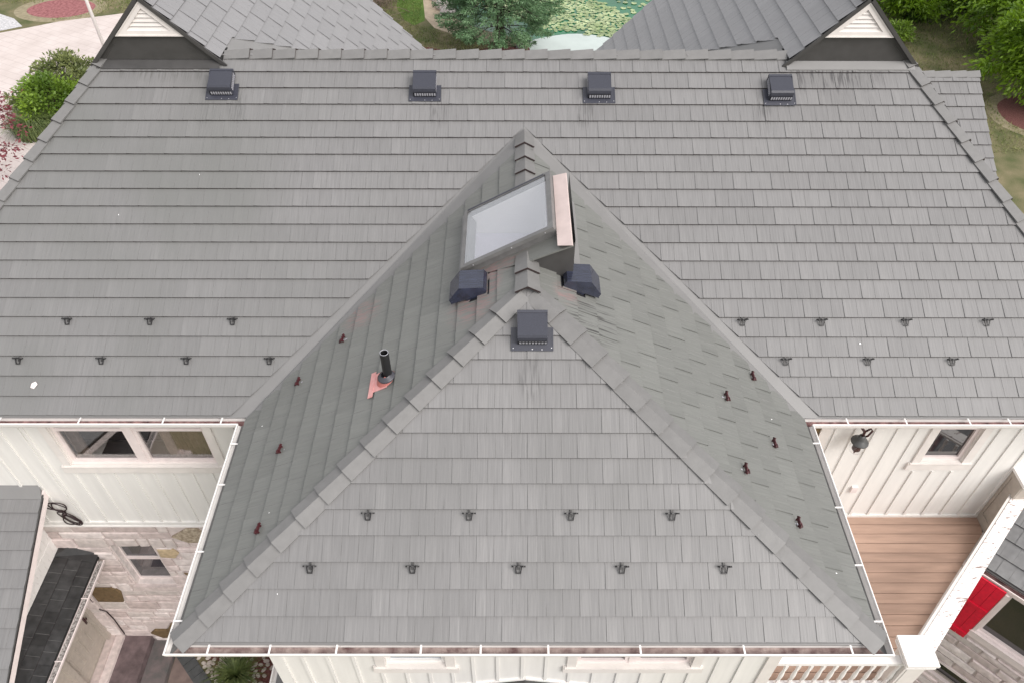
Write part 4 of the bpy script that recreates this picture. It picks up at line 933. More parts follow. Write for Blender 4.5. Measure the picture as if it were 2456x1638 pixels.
slant_vent(F_front, 0.055, (-0.46 + L) * math.hypot(1, M2), 'blue grey box vent at the top of the front hip slope', group=None)
def hood_vent(F, sgn, y, x, label):
    """enamelled exhaust hood on a side slope; profile runs down the slope"""
    v = (HA - abs(x)) * K; X = F.mat(y if sgn > 0 else -y, v, 0.02); G = Fr(X.translation, F.u, F.v)
    t = empty('exhaust_hood', label, 'exhaust hood', matrix=X, group='navy exhaust hoods on the wing roof')
    # (distance up the slope, height): open underside hangs over the lower edge
    prof = [(-.26, .055), (-.255, .13), (-.03, .245), (.26, .10), (.27, .03), (.24, .0), (-.05, .0), (-.06, .03)]
    w = .185; k = len(prof); b = MB()
    b.add([G.p(-w, a, h) for a, h in prof] + [G.p(w, a, h) for a, h in prof], [tuple(range(k)), tuple(range(2 * k - 1, k - 1, -1))] + [(i, k + i, k + (i + 1) % k, (i + 1) % k) for i in range(k)])
    b.build('hood', M['vent_navy'], t)
    b = MB()
    for s in (-1, 1): b.bar(G.p(s * w, -.255, .06), G.p(s * w, .0, .04), .008, .008); 
    b.bar(G.p(-w, -.262, .058), G.p(w, -.262, .058), .010, .014); b.build('drip_lip', M['vent'], t)
    b = MB(); b.fbox(G, -.22, .22, -.20, .29, -.008, -.002); b.build('base_flange', M['vent_dark'], t)
    b = MB(); b.fbox(G, -.15, .15, -.17, -.06, -.002, .05); b.build('collar', M['vent_dark'], t)
    return t
hood_vent(F_wl, -1, 0.62, -0.745, 'scuffed navy metal exhaust hood on the left slope below the skylight')
hood_vent(F_wr, 1, 0.72, 0.70, 'glossy navy metal exhaust hood on the right slope below the skylight')

# ------------------------------------------------------------------ vent pipe
pp = V3((-1.83, -0.42, WZ - 1.83 * M1)); t = empty('vent_pipe', 'black plumbing vent pipe rising from a pink flashing on the left slope', 'vent pipe', pp)
GP = Fr(pp, F_wl.u, F_wl.v)
b = MB(); b.fbox(GP, -.16, .16, -.20, .03, .028, .033); b.fbox(GP, -.20, .235, -.265, -.19, .031, .038); b.build('flashing', M['pink_metal'], t)
b = MB(); b.lathe(GP.p(0, -.01, .027), [(.145, 0), (.13, .02), (.085, .075), (.07, .085)], 20, F_wl.n); b.build('cone', M['salmon'], t, True)
b = MB(); b.lathe(GP.p(0.02, .035, .065), [(.02, 0), (.112, .0), (.118, .015), (.105, .028), (.075, .045), (.062, .060)], 22, (F_wl.n + V3((0, 0, 1.5))).normalized()); b.build('collar', M['rubber'], t, True)
b = MB(); P0 = GP.p(0, .03, .03); b.lathe(P0, [(.058, 0), (.058, .47), (.056, .474), (.049, .474), (.047, .45), (.047, .10), (0, .10)], 20); b.build('pipe', M['pipe'], t, True)
b = MB(); b.lathe(P0, [(.057, .472), (.054, .4765), (.050, .4765), (.0485, .473)], 20); b.build('pipe_rim', M['grille'], t, True)

# ------------------------------------------------------------------ snow guards
def guard(mk, brace):
    """built on its own slope axes: x along the eave, y up the slope, z off the roof"""
    t = bpy.data.objects.new('snow_guard', None); COL.objects.link(t)
    out = [(-.092, .030), (-.088, .052), (-.066, .066), (-.040, .060), (-.012, .070), (.022, .066), (.046, .072), (.058, .086), (.070, .080), (.090, .064), (.094, .050), (.070, .042), (.062, .012), (.044, .008), (.036, .030), (-.034, .030), (-.042, .008), (-.062, .010), (-.068, .034), (-.085, .024)]
    Fp = Fr((0, -.002, 0), (1, 0, 0), (0, 0, 1)); b = MB(); b.prism(Fp, [(x * 1.0, z * 1.1) for x, z in out], -.010, .010); b.build('plate', M[mk], t)
    b = MB(); b.fbox(ID, -.012, .012, .0, .050, .000, .003); b.build('strap', M[brace], t)
    b = MB()
    b.bar((-.042, 0, .040), (-.028, -.090, .014), .014, .014); b.bar((.042, 0, .040), (.028, -.090, .014), .014, .014); b.bar((-.034, -.090, .014), (.034, -.090, .014), .016, .016, up=(0, 0, 1))
    b.build('brace_loop', M[mk], t)
    b = MB(); b.fbox(ID, -.018, .018, -.050, -.012, -.001, .003); b.build('foot', M[brace], t)
    return t
protos = {'black': guard('guard_black', 'gable_metal'), 'maroon': guard('guard_maroon', 'grille')}; used = set()
def place_guard(kind, F, u, v, label, group):
    if kind in used: o = copy_tree(protos[kind])
    else: o = protos[kind]; used.add(kind)
    o.matrix_basis = F.mat(u, v, 0.022) @ Matrix.Scale(0.9, 4); tag(o, label, 'snow guard', group); return o
ORD = ['leftmost', 'second from left', 'third from left', 'fourth from left', 'fifth from left']
def nth(i, n): return 'rightmost' if i == n - 1 else ORD[i]
def row(F, us, v, where, group, kind='black'):
    for i, u in enumerate(us): place_guard(kind, F, u, v, '%s snow guard, %s %s' % ('black' if kind == 'black' else 'maroon', nth(i, len(us)), where), group)
HM = math.hypot(1, MM); HF = math.hypot(1, M2)
row(F_main, (-6.93, -5.68, -4.43), 5 * EX - .045, 'in the upper row left of the wing', 'snow guards left of the wing')
row(F_main, (-7.57, -6.33, -5.06, -3.82), 3 * EX - .045, 'in the lower row left of the wing', 'snow guards left of the wing')
row(F_main, (3.30, 4.50, 5.78, 7.01), 5 * EX - .045, 'in the upper row right of the wing', 'snow guards right of the wing')
row(F_main, (3.90, 5.13, 6.39), 3 * EX - .045, 'in the lower row right of the wing', 'snow guards right of the wing')
row(F_front, (-1.92, -0.71, 0.51, 1.72), 5 * EX - .045, 'in the upper row on the front hip slope', 'snow guards on the front hip slope')
row(F_front, (-2.58, -1.37, -0.12, 1.10, 2.31), 3 * EX - .045, 'in the lower row on the front hip slope', 'snow guards on the front hip slope')
for (x, y), w in zip(((-2.63, 0.75), (-3.25, 0.23), (-3.26, -0.97), (-3.27, -2.17)), ('highest one', 'second one down', 'third one down', 'lowest one')):
    place_guard('maroon', F_wl, -y, (HA + x) * K, 'maroon snow guard on the left wing slope, ' + w, 'snow guards on the left wing slope')
for (x, y), w in zip(((3.28, 0.36), (2.70, -0.31), (3.31, -0.84), (2.71, -1.50), (3.32, -2.06)), ('highest one', 'second one down', 'middle one of five', 'fourth one down', 'lowest one')):
    place_guard('maroon', F_wr, y, (HA - x) * K, 'maroon snow guard on the right wing slope, ' + w, 'snow guards on the right wing slope')
gx_, gv_ = F_rw.uv(V3(st(KE + .95, -6.9) + (ZE + .95 * .57,)))
place_guard('black', F_rw, gx_, gv_, 'black snow guard on the low angled roof beyond the deck railing', None)

# ------------------------------------------------------------------ deck, railing
deck = empty('deck', 'upper deck of brown boards between the right wing slope and the wall', 'deck', (5.5, -1, ZD))
xr = lambda y: min(8.13, y + 8.14)
y = YW - 0.002; i = 0
while y > -2.70:
    y0 = y - 0.1755; b = MB()
    b.add([(3.55, y0, ZD), (xr(y0), y0, ZD), (xr(y), y, ZD), (3.55, y, ZD), (3.55, y0, ZD - .03), (xr(y0), y0, ZD - .03), (xr(y), y, ZD - .03), (3.55, y, ZD - .03)], [(0, 1, 2, 3), (7, 6, 5, 4), (0, 4, 5, 1), (1, 5, 6, 2), (2, 6, 7, 3), (3, 7, 4, 0)])
    b.build('deck_board', M['board_brown'], deck, tint=[rnd.random()] * 8); y -= 0.1845; i += 1
b = MB(); b.add([(3.55, YW, ZD - .06), (8.1, YW, ZD - .06), (8.1, -.05, ZD - .06), (5.43, -2.75, ZD - .06), (3.55, -2.75, ZD - .06)], [(0, 4, 3, 2, 1)]); b.build('joist_layer', M['under_dark'], deck)
b = MB(); b.bar((5.46, -2.70, ZD - .12), (8.17, .01, ZD - .12), .04, .22); b.bar((3.55, -2.74, ZD - .12), (5.50, -2.74, ZD - .12), .04, .22); b.build('rim_board', M['cream'], deck)
b = MB(); b.box((5.42, -2.72, GZ), (5.60, -2.54, ZD - .235)); b.build('support_post', M['cream'], deck)

M['peeling'] = mat('peeling_white_paint', (0.83, 0.80, 0.78), 0.55, 0.02, 3.0)
def peel(n, l):
    g = n.new('ShaderNodeNewGeometry'); mp = n.new('ShaderNodeMapping'); mp.inputs['Rotation'].default_value = (0, 0, math.radians(-45)); mp.inputs['Scale'].default_value = (5, 16, 10); l.new(g.outputs['Position'], mp.inputs['Vector'])
    nz = n.new('ShaderNodeTexNoise'); nz.inputs['Scale'].default_value = 1.5; nz.inputs['Detail'].default_value = 5; nz.inputs['Distortion'].default_value = 1.2; l.new(mp.outputs[0], nz.inputs['Vector'])
    r = n.new('ShaderNodeMapRange'); r.inputs['From Min'].default_value = .60; r.inputs['From Max'].default_value = .64; l.new(nz.outputs['Fac'], r.inputs['Value']); return r.outputs[0]
mixin(M['peeling'], (0.30, 0.22, 0.20), peel)
rail = empty('deck_railing', 'white deck railing with turned balusters, capped corner post and peeling top rail', 'railing', (5.55, -2.62, ZD))
Fd = Fr((5.50, -2.62, ZD), (s2, s2, 0), (0, 0, 1))      # along the angled side, facing out
PT = 1.10
b = MB(); b.fbox(Fd, 0.16, 3.90, PT - .085, PT - .035, .010, .225); b.build('top_rail', M['peeling'], rail)
b = MB(); b.fbox(Fd, 0.16, 3.90, PT - .125, PT - .086, .03, .07); b.fbox(Fd, .16, 3.9, PT - .080, PT - .045, -.035, .004); b.build('rail_moulding', M['cream'], rail)
b = MB(); b.fbox(Fd, 0.16, 3.80, 0.08, .15, .07, .15); b.build('bottom_rail', M['white'], rail)
FfR = Fr((3.55, -2.69, ZD), (1, 0, 0), (0, 0, 1))
b = MB(); b.fbox(FfR, 0.0, 1.84, .93, 1.0, -.08, .05); b.build('top_rail', M['white'], rail)
b = MB(); b.fbox(FfR, 0.0, 1.84, .86, .929, -.04, .012); b.build('rail_moulding', M['white'], rail)
b = MB(); b.fbox(FfR, 0.0, 1.84, .06, .14, -.05, .03); b.build('bottom_rail', M['white'], rail)
bal = None
def baluster_mesh():
    b = MB(); b.box((-.02, -.02, 0), (.02, .02, .18)); b.box((-.02, -.02, .60), (.02, .02, .72))
    b.lathe((0, 0, .18), [(.012, 0), (.026, .02), (.022, .035), (.030, .10), (.033, .18), (.026, .28), (.018, .37), (.024, .385), (.024, .40), (.014, .42)], 10); return b
b = baluster_mesh(); bal = b.build('baluster', M['white'], rail); put_ = bal
bm_ = bal.data
first = True
def add_bal(P):
    global first
    if first: o = bal; first = False
    else: o = bpy.data.objects.new('baluster', bm_); COL.objects.link(o); o.parent = rail
    o.matrix_parent_inverse = Matrix(); o.matrix_basis = rail.matrix_basis.inverted() @ Matrix.Translation(P)
for i in range(-1, 10): add_bal(V3((3.742 + .1797 * i + .02, -2.70, ZD + .14)) if 3.742 + .1797 * i > 3.56 else V3((3.59, -2.70, ZD + .14)))
for i in range(20): add_bal(Fd.p(0.27 + .18 * i, .14, .11))
cp = V3((5.56, -2.62, ZD))
def sq(b, c, hw, z0, z1): b.box((c.x - hw, c.y - hw, c.z + z0), (c.x + hw, c.y + hw, c.z + z1))
b = MB(); sq(b, cp, .15, -0.3, 1.02); post = b.build('post', M['cream'], rail)
b = MB()
for s in (-1, 1): b.box((cp.x + s * .151 - .006, cp.y - .11, cp.z + .1), (cp.x + s * .151 + .006, cp.y + .11, cp.z + .9))
b.box((cp.x - .11, cp.y - .157, cp.z + .1), (cp.x + .11, cp.y - .151, cp.z + .9)); b.build('post_panel', M['cream'], post)
b = MB(); sq(b, cp, .225, 1.115, 1.165); sq(b, cp, .19, 1.06, 1.115); sq(b, cp, .21, 1.02, 1.06); b.build('post_cap', M['white'], post)
b = MB(); b.box((8.14, -.05, ZD - .1), (8.44, YW - .002, ZD + 1.44)); nw = b.build('wall_post', M['sand_paint'], rail)
b = MB(); FN = Fr((8.14, 0, ZD), (0, -1, 0), (0, 0, 1))
for q in ((-.29, .045, .0, .12), (-.29, -.23, .12, 1.40), (-.02, .045, .12, 1.40), (-.23, -.02, 1.30, 1.40), (-.23, -.02, .12, .20)): b.fbox(FN, *q, .001, .022)
b.build('post_panel', M['sand_paint'], nw)
b = MB(); b.box((8.09, -.10, ZD + 1.441), (8.50, YW - .002, ZD + 1.50)); b.build('post_cap', M['white'], nw)

# ------------------------------------------------------------------ wall lantern, doorbell box, coiled cable
LP = V3((5.17, YW - .22, -0.70)); t = empty('wall_lantern', 'dark wall lantern with wide grey shade and clear globe under the right eave', 'wall lamp', (5.08, YW, -0.36))
b = MB(); b.lathe((5.06, YW, -.42), [(.10, 0), (.10, .02), (.06, .05), (.045, .11), (0, .12)], 14, (0, -1, 0)); b.tube([(5.06, YW - .05, -.42), (5.06, YW - .12, -.36), (5.10, YW - .19, -.36), (5.17, YW - .22, -.44), (5.17, YW - .22, -.56)], .022, 8); b.tube([(5.17, YW - .22, -.44), (5.24, YW - .22, -.36), (5.28, YW - .22, -.42), (5.25, YW - .22, -.54), (5.18, YW - .22, -.58)], .016, 8); b.build('bracket', M['lamp_metal'], t, True)
b = MB(); b.lathe(LP, [(.025, .17), (.05, .15), (.055, .10), (.070, .070), (.128, .030), (.134, .016), (.125, .016), (.06, .05), (0, .05)], 24); b.build('shade', M['lamp_shade'], t, True)
b = MB(); b.lathe(LP, [(.02, .05), (.02, -.05), (.062, -.09), (.068, -.16), (.04, -.20), (0, -.21)], 12); b.tube([LP + V3((0, 0, -.235)), LP + V3((0, 0, -.275))], [.016, .006], 8); b.build('lamp_holder', M['lamp_metal'], t, True)
b = MB(); b.lathe(LP, [(.075, .015), (.10, -.06), (.110, -.13), (.095, -.20), (.05, -.235), (0, -.24)], 20); b.build('globe', M['clear'], t, True)
b = MB(); b.fbox(FW, 5.60, 5.70, -2.35, -2.20, .001, .045); t = b.build('junction_box', M['white_pink']); tag(t, 'small white electrical box on the white wall above the deck', 'electrical box')
b = MB(); yc = YW - .06
b.tube([(-8.235, YW - .18, -2.40), (-8.30, YW - .17, -2.52), (-8.31, YW - .14, -2.66), (-8.24, yc - .04, -2.80), (-8.10, yc - .02, -2.86), (-8.06, yc, -2.95)], .011, 6)
for k, (cx, cz, rx, rz, ro) in enumerate(((-8.15, -2.78, .155, .13, -.5), (-8.13, -2.80, .13, .10, -.9), (-8.09, -3.14, .10, .23, .5), (-8.05, -3.19, .085, .20, .55), (-8.08, -3.22, .13, .14, .2), (-8.04, -3.20, .05, .18, .7))):
    pts = []
    for i in range(25):
        a = 2 * math.pi * i / 24; x_, z_ = rx * math.cos(a), rz * math.sin(a)
        pts.append((cx + x_ * math.cos(ro) - z_ * math.sin(ro), yc + .012 * math.sin(a * 2 + k), cz + x_ * math.sin(ro) + z_ * math.cos(ro)))
    b.tube(pts, .010, 6, cap=False)
b.tube([(-8.09, yc - .03, -2.94), (-8.07, yc - .03, -2.99)], .03, 8)
tag(b.build('cable_coil', M['cable'], smooth=True), 'coiled black cable tied in a bundle hanging on the wall beside the entry roof', 'cable')

# ------------------------------------------------------------------ bird droppings and blown leaf on the metal
for i, (F, u, v, s) in enumerate(((F_main, 5.05, 1.12, .022), (F_main, 8.0, 1.75, .02), (F_main, 8.1, 1.5, .016), (F_main, -6.4, 3.2, .016), (F_main, -5.2, 3.9, .012), (F_wr, -.35, .75, .014), (F_wl, .35, .42, .016), (F_wl, 1.95, 1.02, .015), (F_wr, -2.6, .42, .02), (F_front, -2.95, .55, .014), (F_main, -3.1, 6.05, .016), (F_main, 2.4, 6.1, .02))):
    b = MB(); k = 9; r = random.Random(i); s *= .75
    b.add([F.p(u + s * (1 + .5 * r.uniform(-1, 1)) * math.cos(6.283 * j / k) * .6, v + s * (1 + .5 * r.uniform(-1, 1)) * math.sin(6.283 * j / k), .024) for j in range(k)] + [F.p(u, v, .028)], [(j, (j + 1) % k, k) for j in range(k)])
    b.build('bird_dropping', M['drywall'], house)
b = MB(); u, v = -7.28, .46; b.add([F_main.p(u - .05, v - .03, .03), F_main.p(u + .01, v - .05, .035), F_main.p(u + .05, v + .02, .03), F_main.p(u + .02, v + .06, .04), F_main.p(u - .04, v + .035, .03)], [(0, 1, 2, 3, 4)])
tag(b.build('leaf', M['white_pink']), 'pale dry leaf lying on the lower left of the main roof', 'leaf')

# ------------------------------------------------------------------ planting by the steps
FB = Fr((-7.63, -0.10, GZ), (0.694, -0.72, 0), (0, 0, 1))
bd = Fr((-7.80, -0.0, GZ), (0.694, -0.72, 0), (0.72, 0.694, 0))
border = empty('paver_border', 'charcoal paver border curving between the tan paving and the pebble bed', 'paver border', (-7.5, -.3, GZ))
for i in range(-2, 12):
    b = MB(); b.fbox(bd, i * .205 + .004, i * .205 + .199, 0.02, .31, 0.012, .05 + rnd.uniform(0, .006)); b.build('paver', M['brick_grey'], border)
pv = MB(); tv = []
pc = []
for i in range(3000):
    u = rnd.uniform(-.3, 2.6); w = rnd.uniform(.36, .95 if rnd.random() < .85 else 1.5)
    P = bd.p(u, w, .02); 
    if P.y > YW - .1 or (P - V3((-6.2, -.45, GZ))).length < .28 and rnd.random() < .8: continue
    k = 7; r1, r2_, a0 = rnd.uniform(.050, .075), rnd.uniform(.036, .055), rnd.uniform(0, 3); vs = []
    if any((P - Q).length < .088 for Q in pc): continue
    pc.append(P)
    for zz, sc in ((0, .85), (.022, 1.0), (.04, .6)):
        for j in range(k):
            a = 6.283 * j / k; x_, y_ = r1 * sc * math.cos(a), r2_ * sc * math.sin(a); vs.append((P.x + x_ * math.cos(a0) - y_ * math.sin(a0), P.y + x_ * math.sin(a0) + y_ * math.cos(a0), P.z - .02 + zz))
    pv.add(vs, [(a * k + j, a * k + (j + 1) % k, (a + 1) * k + (j + 1) % k, (a + 1) * k + j) for a in range(2) for j in range(k)] + [tuple(2 * k + j for j in range(k))])
tag(pv.build('pebbles', M['pebble']), kind='stuff')
def blades(b, c, n, r0, hgt, spread, seed, w=.012, seg=4):
    r = random.Random(seed); c = V3(c)
    for i in range(n):
        a = r.uniform(0, 6.283); d = V3((math.cos(a), math.sin(a), 0)); s = V3((-d.y, d.x, 0)); p0 = c + d * r.uniform(0, r0) ; hh = hgt * r.uniform(.6, 1.1); sp = spread * r.uniform(.3, 1.1); vs = []
        for j in range(seg + 1):
            t_ = j / seg; q = p0 + d * sp * t_ ** 1.5 + V3((0, 0, hh * (math.sin(t_ * 2.2) / math.sin(min(2.2, 1.57))) * .9)); ww = w * (1 - t_ * .9); vs += [q - s * ww, q + s * ww]
        b.add(vs, [(2 * j, 2 * j + 1, 2 * j + 3, 2 * j + 2) for j in range(seg)])
b = MB(); blades(b, (-6.20, -.52, GZ), 520, .14, .50, .66, 3, .011); tag(b.build('grass_clump', M['grass_blade']), 'arching green ornamental grass in the pebble bed by the front corner', 'ornamental grass')

# ------------------------------------------------------------------ trees, shrubs and the rest of the garden
def leaves(name, m, P, D, size, aspect, parent, spread=0.6):
    """P leaf places (n,3), D rough outward directions; each leaf a folded quad"""
    n = len(P); D = D + nrs.normal(0, spread, (n, 3)); D /= np.linalg.norm(D, axis=1)[:, None] + 1e-9
    S = np.cross(D, nrs.normal(0, 1, (n, 3))); S /= np.linalg.norm(S, axis=1)[:, None] + 1e-9
    sz = (size * nrs.uniform(.6, 1.3, n))[:, None]; N = np.cross(D, S)
    V = np.empty((n, 4, 3)); V[:, 0] = P; V[:, 1] = P + D * sz * .5 + S * sz * aspect; V[:, 2] = P + D * sz - N * sz * .12; V[:, 3] = P + D * sz * .5 - S * sz * aspect
    me = bpy.data.meshes.new(name); me.vertices.add(4 * n); me.loops.add(4 * n); me.polygons.add(n)
    me.vertices.foreach_set('co', V.reshape(-1)); me.loops.foreach_set('vertex_index', np.arange(4 * n, dtype=np.int32)); me.polygons.foreach_set('loop_start', np.arange(0, 4 * n, 4, dtype=np.int32))
    me.update(calc_edges=True); me.materials.append(m)
    a = me.attributes.new('tint', 'FLOAT', 'POINT'); a.data.foreach_set('value', np.repeat(nrs.uniform(0, 1, n), 4).astype(np.float32))
    o = bpy.data.objects.new(name, me); COL.objects.link(o); put(o, parent); return o
def tree(name, label, base, h, crown, n_cl, n_leaf, m, size, asp, seed, group=None, cl_r=0.7, trunk_r=.14, cat='tree', limbs=7, droop=0.0, inner=.35):
    """crown = (dx,dy,dz, rx,ry,rz) ellipsoid; leaves gathered in clumps at limb ends"""
    r = np.random.RandomState(seed); base = V3(base); t = empty(name, label, cat, base, group)
    c = np.array(base) + np.array(crown[:3]); R = np.array(crown[3:])
    q = r.normal(0, 1, (n_cl, 3)); q /= np.linalg.norm(q, axis=1)[:, None]; rad = r.uniform(inner, 1, n_cl) ** .6; cl = c + q * rad[:, None] * R * (1 + r.uniform(-.15, .18, n_cl))[:, None]
    b = MB(); top = V3(c + np.array((0, 0, R[2] * .5)))
    b.tube([base, base.lerp(top, .35) + V3((.1, .05, 0)), base.lerp(top, .7), top], [trunk_r, trunk_r * .8, trunk_r * .5, trunk_r * .15], 8)
    for i in range(min(limbs, n_cl)):
        e = V3(cl[i]); s_ = base.lerp(top, .25 + .5 * i / limbs); b.tube([s_, s_.lerp(e, .5) + V3((0, 0, .2)), e], [trunk_r * .4, trunk_r * .25, trunk_r * .08], 6)
    b.build('trunk', M['bark'], t, True)
    per = n_leaf // n_cl; P = []; D = []
    for i in range(n_cl):
        rr = cl_r * r.uniform(.6, 1.3); k = r.normal(0, .5, (per, 3)) * rr * np.array((1, 1, .62)); P.append(cl[i] + k); D.append(k / (np.linalg.norm(k, axis=1)[:, None] + 1e-6) + q[i] * .6 + np.array((0, 0, -droop)))
    o = leaves('crown', m, np.concatenate(P), np.concatenate(D), size, asp, t); o['kind'] = 'stuff'
    return t
# blue spruce by the pond
sp = empty('spruce_tree', 'blue green spruce standing at the pond edge behind the ridge', 'tree', (-0.80, 31.2, GZ))
b = MB(); b.tube([(-.80, 31.2, GZ), (-.78, 31.2, GZ + 2), (-.8, 31.2, GZ + 10)], [.26, .22, .03], 10)
P = []; D = []; rs_ = np.random.RandomState(2)
for lev in range(34):
    z = 1.05 + lev * .29; fr_ = 1 - (lev / 34) ** 1.15; Lr = 3.55 * fr_ * (0.80 if lev < 2 else 1)
    nb = 14 if lev < 20 else 8
    for k in range(nb):
        a = 6.283 * (k + rs_.uniform(-.35, .35)) / nb + lev * .7; ln = Lr * rs_.uniform(.72, 1.08); d = np.array((math.cos(a), math.sin(a), 0.0)); s_ = np.array((-d[1], d[0], 0))
        o = np.array((-.8, 31.2, GZ + z)); tip = o + d * ln + np.array((0, 0, -.10 * ln + .08))
        if lev < 14 and k % 2 == 0: b.tube([tuple(o), tuple((o + tip) / 2 + np.array((0, 0, .05))), tuple(tip)], [.035, .02, .006], 5)
        n = int(300 * ln / 3.0) if lev < 16 else int(55 * ln / 3)
        tt = np.sqrt(rs_.uniform(.10 if lev > 3 else .30, 1, n)); wid = .42 * (1.08 - tt) + .12
        off = rs_.uniform(-1, 1, n) * wid
        p = o + (tip - o) * tt[:, None] + s_ * off[:, None] + np.array((0, 0, 1)) * (rs_.uniform(-.10, .04, n) + .14 * tt ** 3)[:, None]
        P.append(p); D.append(d * .8 + s_ * np.sign(off)[:, None] * .6 + np.array((0, 0, -.15)) + np.zeros((n, 3)))
b.build('trunk', M['bark'], sp, True)
o = leaves('crown', M['spruce'], np.concatenate(P), np.concatenate(D), .15, .13, sp, .40); o['kind'] = 'stuff'
# leafy trees on the right
TG = 'leafy trees beyond the right lawn'
tree('leafy_tree', 'broad bright green leafy tree hanging over the mulch bed on the right', (24.6, 24.8, GZ), 5, (-0.6, 0.4, 2.75, 3.3, 2.5, 1.75), 130, 15000, M['leaf'], .27, .17, 41, TG, .62, droop=.4)
tree('leafy_tree', 'tall green tree behind the right lawn, its crown filling the top right corner', (25.2, 30.8, GZ), 5, (0, 0, 2.6, 3.2, 2.4, 2.2), 120, 14000, M['leaf'], .28, .17, 42, TG, .7, droop=.4)
tree('leafy_tree', 'low green tree nearest the right gable, spreading over the dry lawn', (21.2, 34.8, GZ), 4, (0, 0.3, 1.5, 2.3, 1.9, 1.25), 80, 9000, M['leaf'], .26, .17, 43, TG, .55, droop=.3)
tree('leafy_tree', 'dark green tree between the low tree and the tall corner tree', (24.9, 35.6, GZ), 5, (0, 0, 2.0, 2.9, 2.2, 1.8), 80, 9000, M['leaf'], .27, .17, 44, TG, .65, droop=.3)
tree('shrub', 'small light green shrub on the lawn behind the right gable', (19.6, 31.8, GZ), 1.2, (0, 0, .55, .65, .6, .55), 24, 1600, M['leaf_shrub'], .16, .22, 45, None, .28, .03, 'shrub')
tree('shrub', 'thin twiggy shrub shading the mulch bed under the right tree', (24.3, 24.6, GZ), 1.2, (0, 0, .6, 1.0, .7, .4), 26, 900, M['leaf_olive'], .16, .2, 46, None, .35, .03, 'shrub')
# shrubs along the drive on the left
SG = 'shrubs along the left drive'
tree('shrub', 'bright green rounded shrub next to the left hip of the roof', (-20.3, 24.0, GZ), 2, (0, 0, .8, 1.1, 1.3, .8), 60, 7000, M['leaf_shrub'], .17, .25, 51, SG, .42, .05, 'shrub', inner=.55)
tree('shrub', 'olive green shrub farthest up the drive by the left gable', (-20.6, 26.2, GZ), 2, (0, 0, .75, 1.15, 1.2, .75), 60, 6000, M['leaf_olive'], .17, .25, 52, SG, .42, .05, 'shrub', inner=.5)
tree('shrub', 'pale twiggy shrub on the drive side of the bright green shrub', (-21.8, 24.4, GZ), 2, (0, 0, .5, .7, .7, .5), 36, 2200, M['leaf_olive'], .15, .25, 53, SG, .3, .04, 'shrub')
b = MB(); blades(b, (-20.7, 22.4, GZ), 900, .75, .9, .75, 9, .022); tag(b.build('grass_clump', M['grass_blade']), 'tufted long grass at the near end of the drive shrubs', 'ornamental grass')
tree('maple_tree', 'sparse maroon leaved tree reaching in from the left over the drive', (-21.6, 18.0, GZ), 4, (1.9, 0.0, 2.9, 1.7, 1.4, 1.8), 60, 1100, M['leaf_red'], .15, .26, 61, None, .34, .06, limbs=40)
# leafless bush behind the left back roof
vb = MB(); rv = random.Random(4)
for i in range(260):
    p = V3((-8.2 + rv.gauss(0, .75), 37.2 + rv.gauss(0, 1.1), GZ)); pts = [p]; d = V3((rv.uniform(-.6, .6), rv.uniform(-.6, .6), 1))
    for j in range(5): d = (d + V3((rv.uniform(-.6, .6), rv.uniform(-.6, .6), rv.uniform(-.5, .1)))).normalized(); pts.append(pts[-1] + d * .34)
    vb.tube(pts, [.018, .016, .014, .012, .009, .005], 4, cap=False)
tag(vb.build('bare_bush', M['twig']), 'leafless brown tangled bush behind the left back roof', 'bush')
gl = []
for (x0, x1, y0, y1, n) in ((13, 31, 21, 42, 42000), (-10, -1.5, 29.5, 40, 16000), (-31, -17, 33.6, 42, 16000)):
    gl.append(np.stack([nrs.uniform(x0, x1, n), nrs.uniform(y0, y1, n), np.full(n, GZ + .003)], 1))
gl = np.concatenate(gl)
def inell(c, r): return ((gl[:, 0] - c[0]) / r[0]) ** 2 + ((gl[:, 1] - c[1]) / r[1]) ** 2 < 1
bad = inell((-25.1, 35.7), (2.0, 1.35)) | inell((-20.2, 37.6), (1.8, .9)) | inell((24, 24.2), (2.35, 2.0)) | ((gl[:, 0] > -5.2) & (gl[:, 0] < 0) & (gl[:, 1] > 31.0 - .62 * (gl[:, 0] + 1)) ) | ((gl[:, 0] < -17) & (gl[:, 0] > -27.5) & (gl[:, 1] < 34.2 + .42 * (gl[:, 0] + 24.5))) | ((gl[:, 0] < -25) & (gl[:, 1] < 36.4))
gl = gl[~bad]
lo_ = leaves('grass', M['grass_tuft'], gl, np.tile(np.array((0, 0, 1.0)), (len(gl), 1)), .13, .09, cam, .55)
lo_.parent = None; lo_.matrix_basis = Matrix(); tag(lo_, kind='stuff')
# boulders at the pond, lily pads, utility box, flagpole
def boulder(c, s, seed, label):
    bm = bmesh.new(); bmesh.ops.create_icosphere(bm, subdivisions=2, radius=1); r = random.Random(seed)
    for v in bm.verts: v.co = Vector((v.co.x * s[0], v.co.y * s[1], v.co.z * s[2])) * (1 + r.uniform(-.13, .13))
    me = bpy.data.meshes.new('boulder'); bm.to_mesh(me); bm.free(); me.materials.append(M['boulder']); o = bpy.data.objects.new('boulder', me); COL.objects.link(o); o.location = c; o.rotation_euler = (0, 0, r.uniform(0, 3)); tag(o, label, 'boulder', 'boulders at the pond edge')
boulder((-4.25, 37.4, GZ + .22), (.75, .7, .5), 1, 'large pale boulder at the pond edge, farthest up beside the lush lawn')
boulder((-3.95, 36.0, GZ + .15), (.6, .5, .38), 2, 'flat pale boulder at the pond edge, middle one of the three')
boulder((-3.65, 35.0, GZ + .12), (.55, .45, .36), 3, 'pinkish boulder at the pond edge, lowest one beside the spruce')
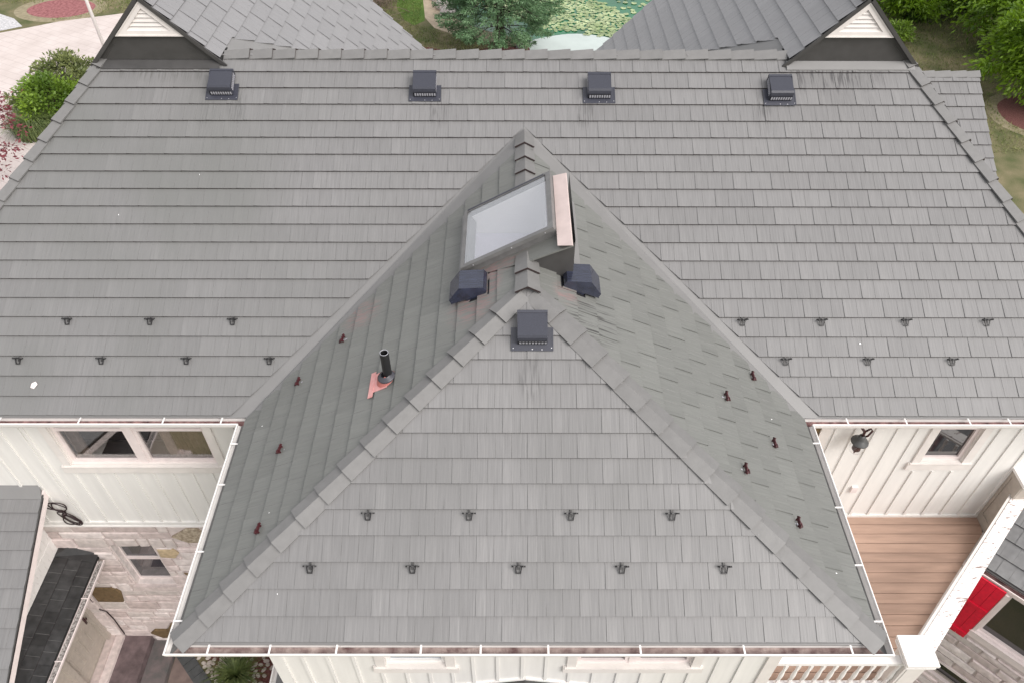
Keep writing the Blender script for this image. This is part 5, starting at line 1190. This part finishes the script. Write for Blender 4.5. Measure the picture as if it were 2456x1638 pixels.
lp = MB(); tt = []; cells = {}
tries = 0
while tries < 16000:
    tries += 1; x = rnd.uniform(-3.5, 9.5); y = rnd.uniform(31.0, 41)
    lo = 33.0 - .12 * (x - 2) + .35 * math.sin(x * 1.7); hi = 43.0 - 1.35 * x
    if x < 1.5: lo = max(lo, 34.4 - x * .9)
    if x > 3.6: lo -= .8
    if 2.2 < x < 4.3: lo += .3
    if y < lo or y > hi and rnd.random() > .05: continue
    r_ = rnd.uniform(.10, .17); key = (int(x / .3), int(y / .3)); ok = True
    for ax in (-1, 0, 1):
        for ay in (-1, 0, 1):
            for (qx, qy, qr) in cells.get((key[0] + ax, key[1] + ay), ()):
                if math.hypot(qx - x, qy - y) < (qr + r_) * .70: ok = False
    if not ok: continue
    cells.setdefault(key, []).append((x, y, r_)); a0 = rnd.uniform(0, 6.28); k = 9; zz = GZ + .022 + rnd.uniform(0, .02)
    lp.add([(x, y, zz)] + [(x + r_ * math.cos(a0 + 5.9 * j / k), y + r_ * math.sin(a0 + 5.9 * j / k), zz + rnd.uniform(-.004, .02)) for j in range(k + 1)], [(0, j + 1, j + 2) for j in range(k)]); tt += [rnd.random()] * (k + 2)
tag(lp.build('lily_pads', M['lily'], tint=tt), kind='stuff')
t = empty('utility_box', 'small dark grey utility box between the spruce trunk and the pond', 'utility box', (0.25, 31.0, GZ))
b = MB(); b.box((.02, 30.85, GZ), (.48, 31.2, GZ + .5)); b.build('cabinet', M['steel_dark'], t)
b = MB(); b.box((-.01, 30.82, GZ + .5), (.51, 31.23, GZ + .54)); b.build('lid', M['steel_dark'], t)
t = empty('flagpole', 'white flagpole standing on the pale drive behind the left gable', 'flagpole', (-20.2, 29.6, GZ))
b = MB(); b.tube([(-20.2, 29.6, GZ + .1), (-20.2, 29.6, GZ + 9)], [.085, .06], 12); b.build('pole', M['white'], t, True)
b = MB(); b.lathe((-20.2, 29.6, GZ), [(.22, 0), (.22, .06), (.12, .10), (.09, .16)], 14); b.build('base_collar', M['white'], t, True)
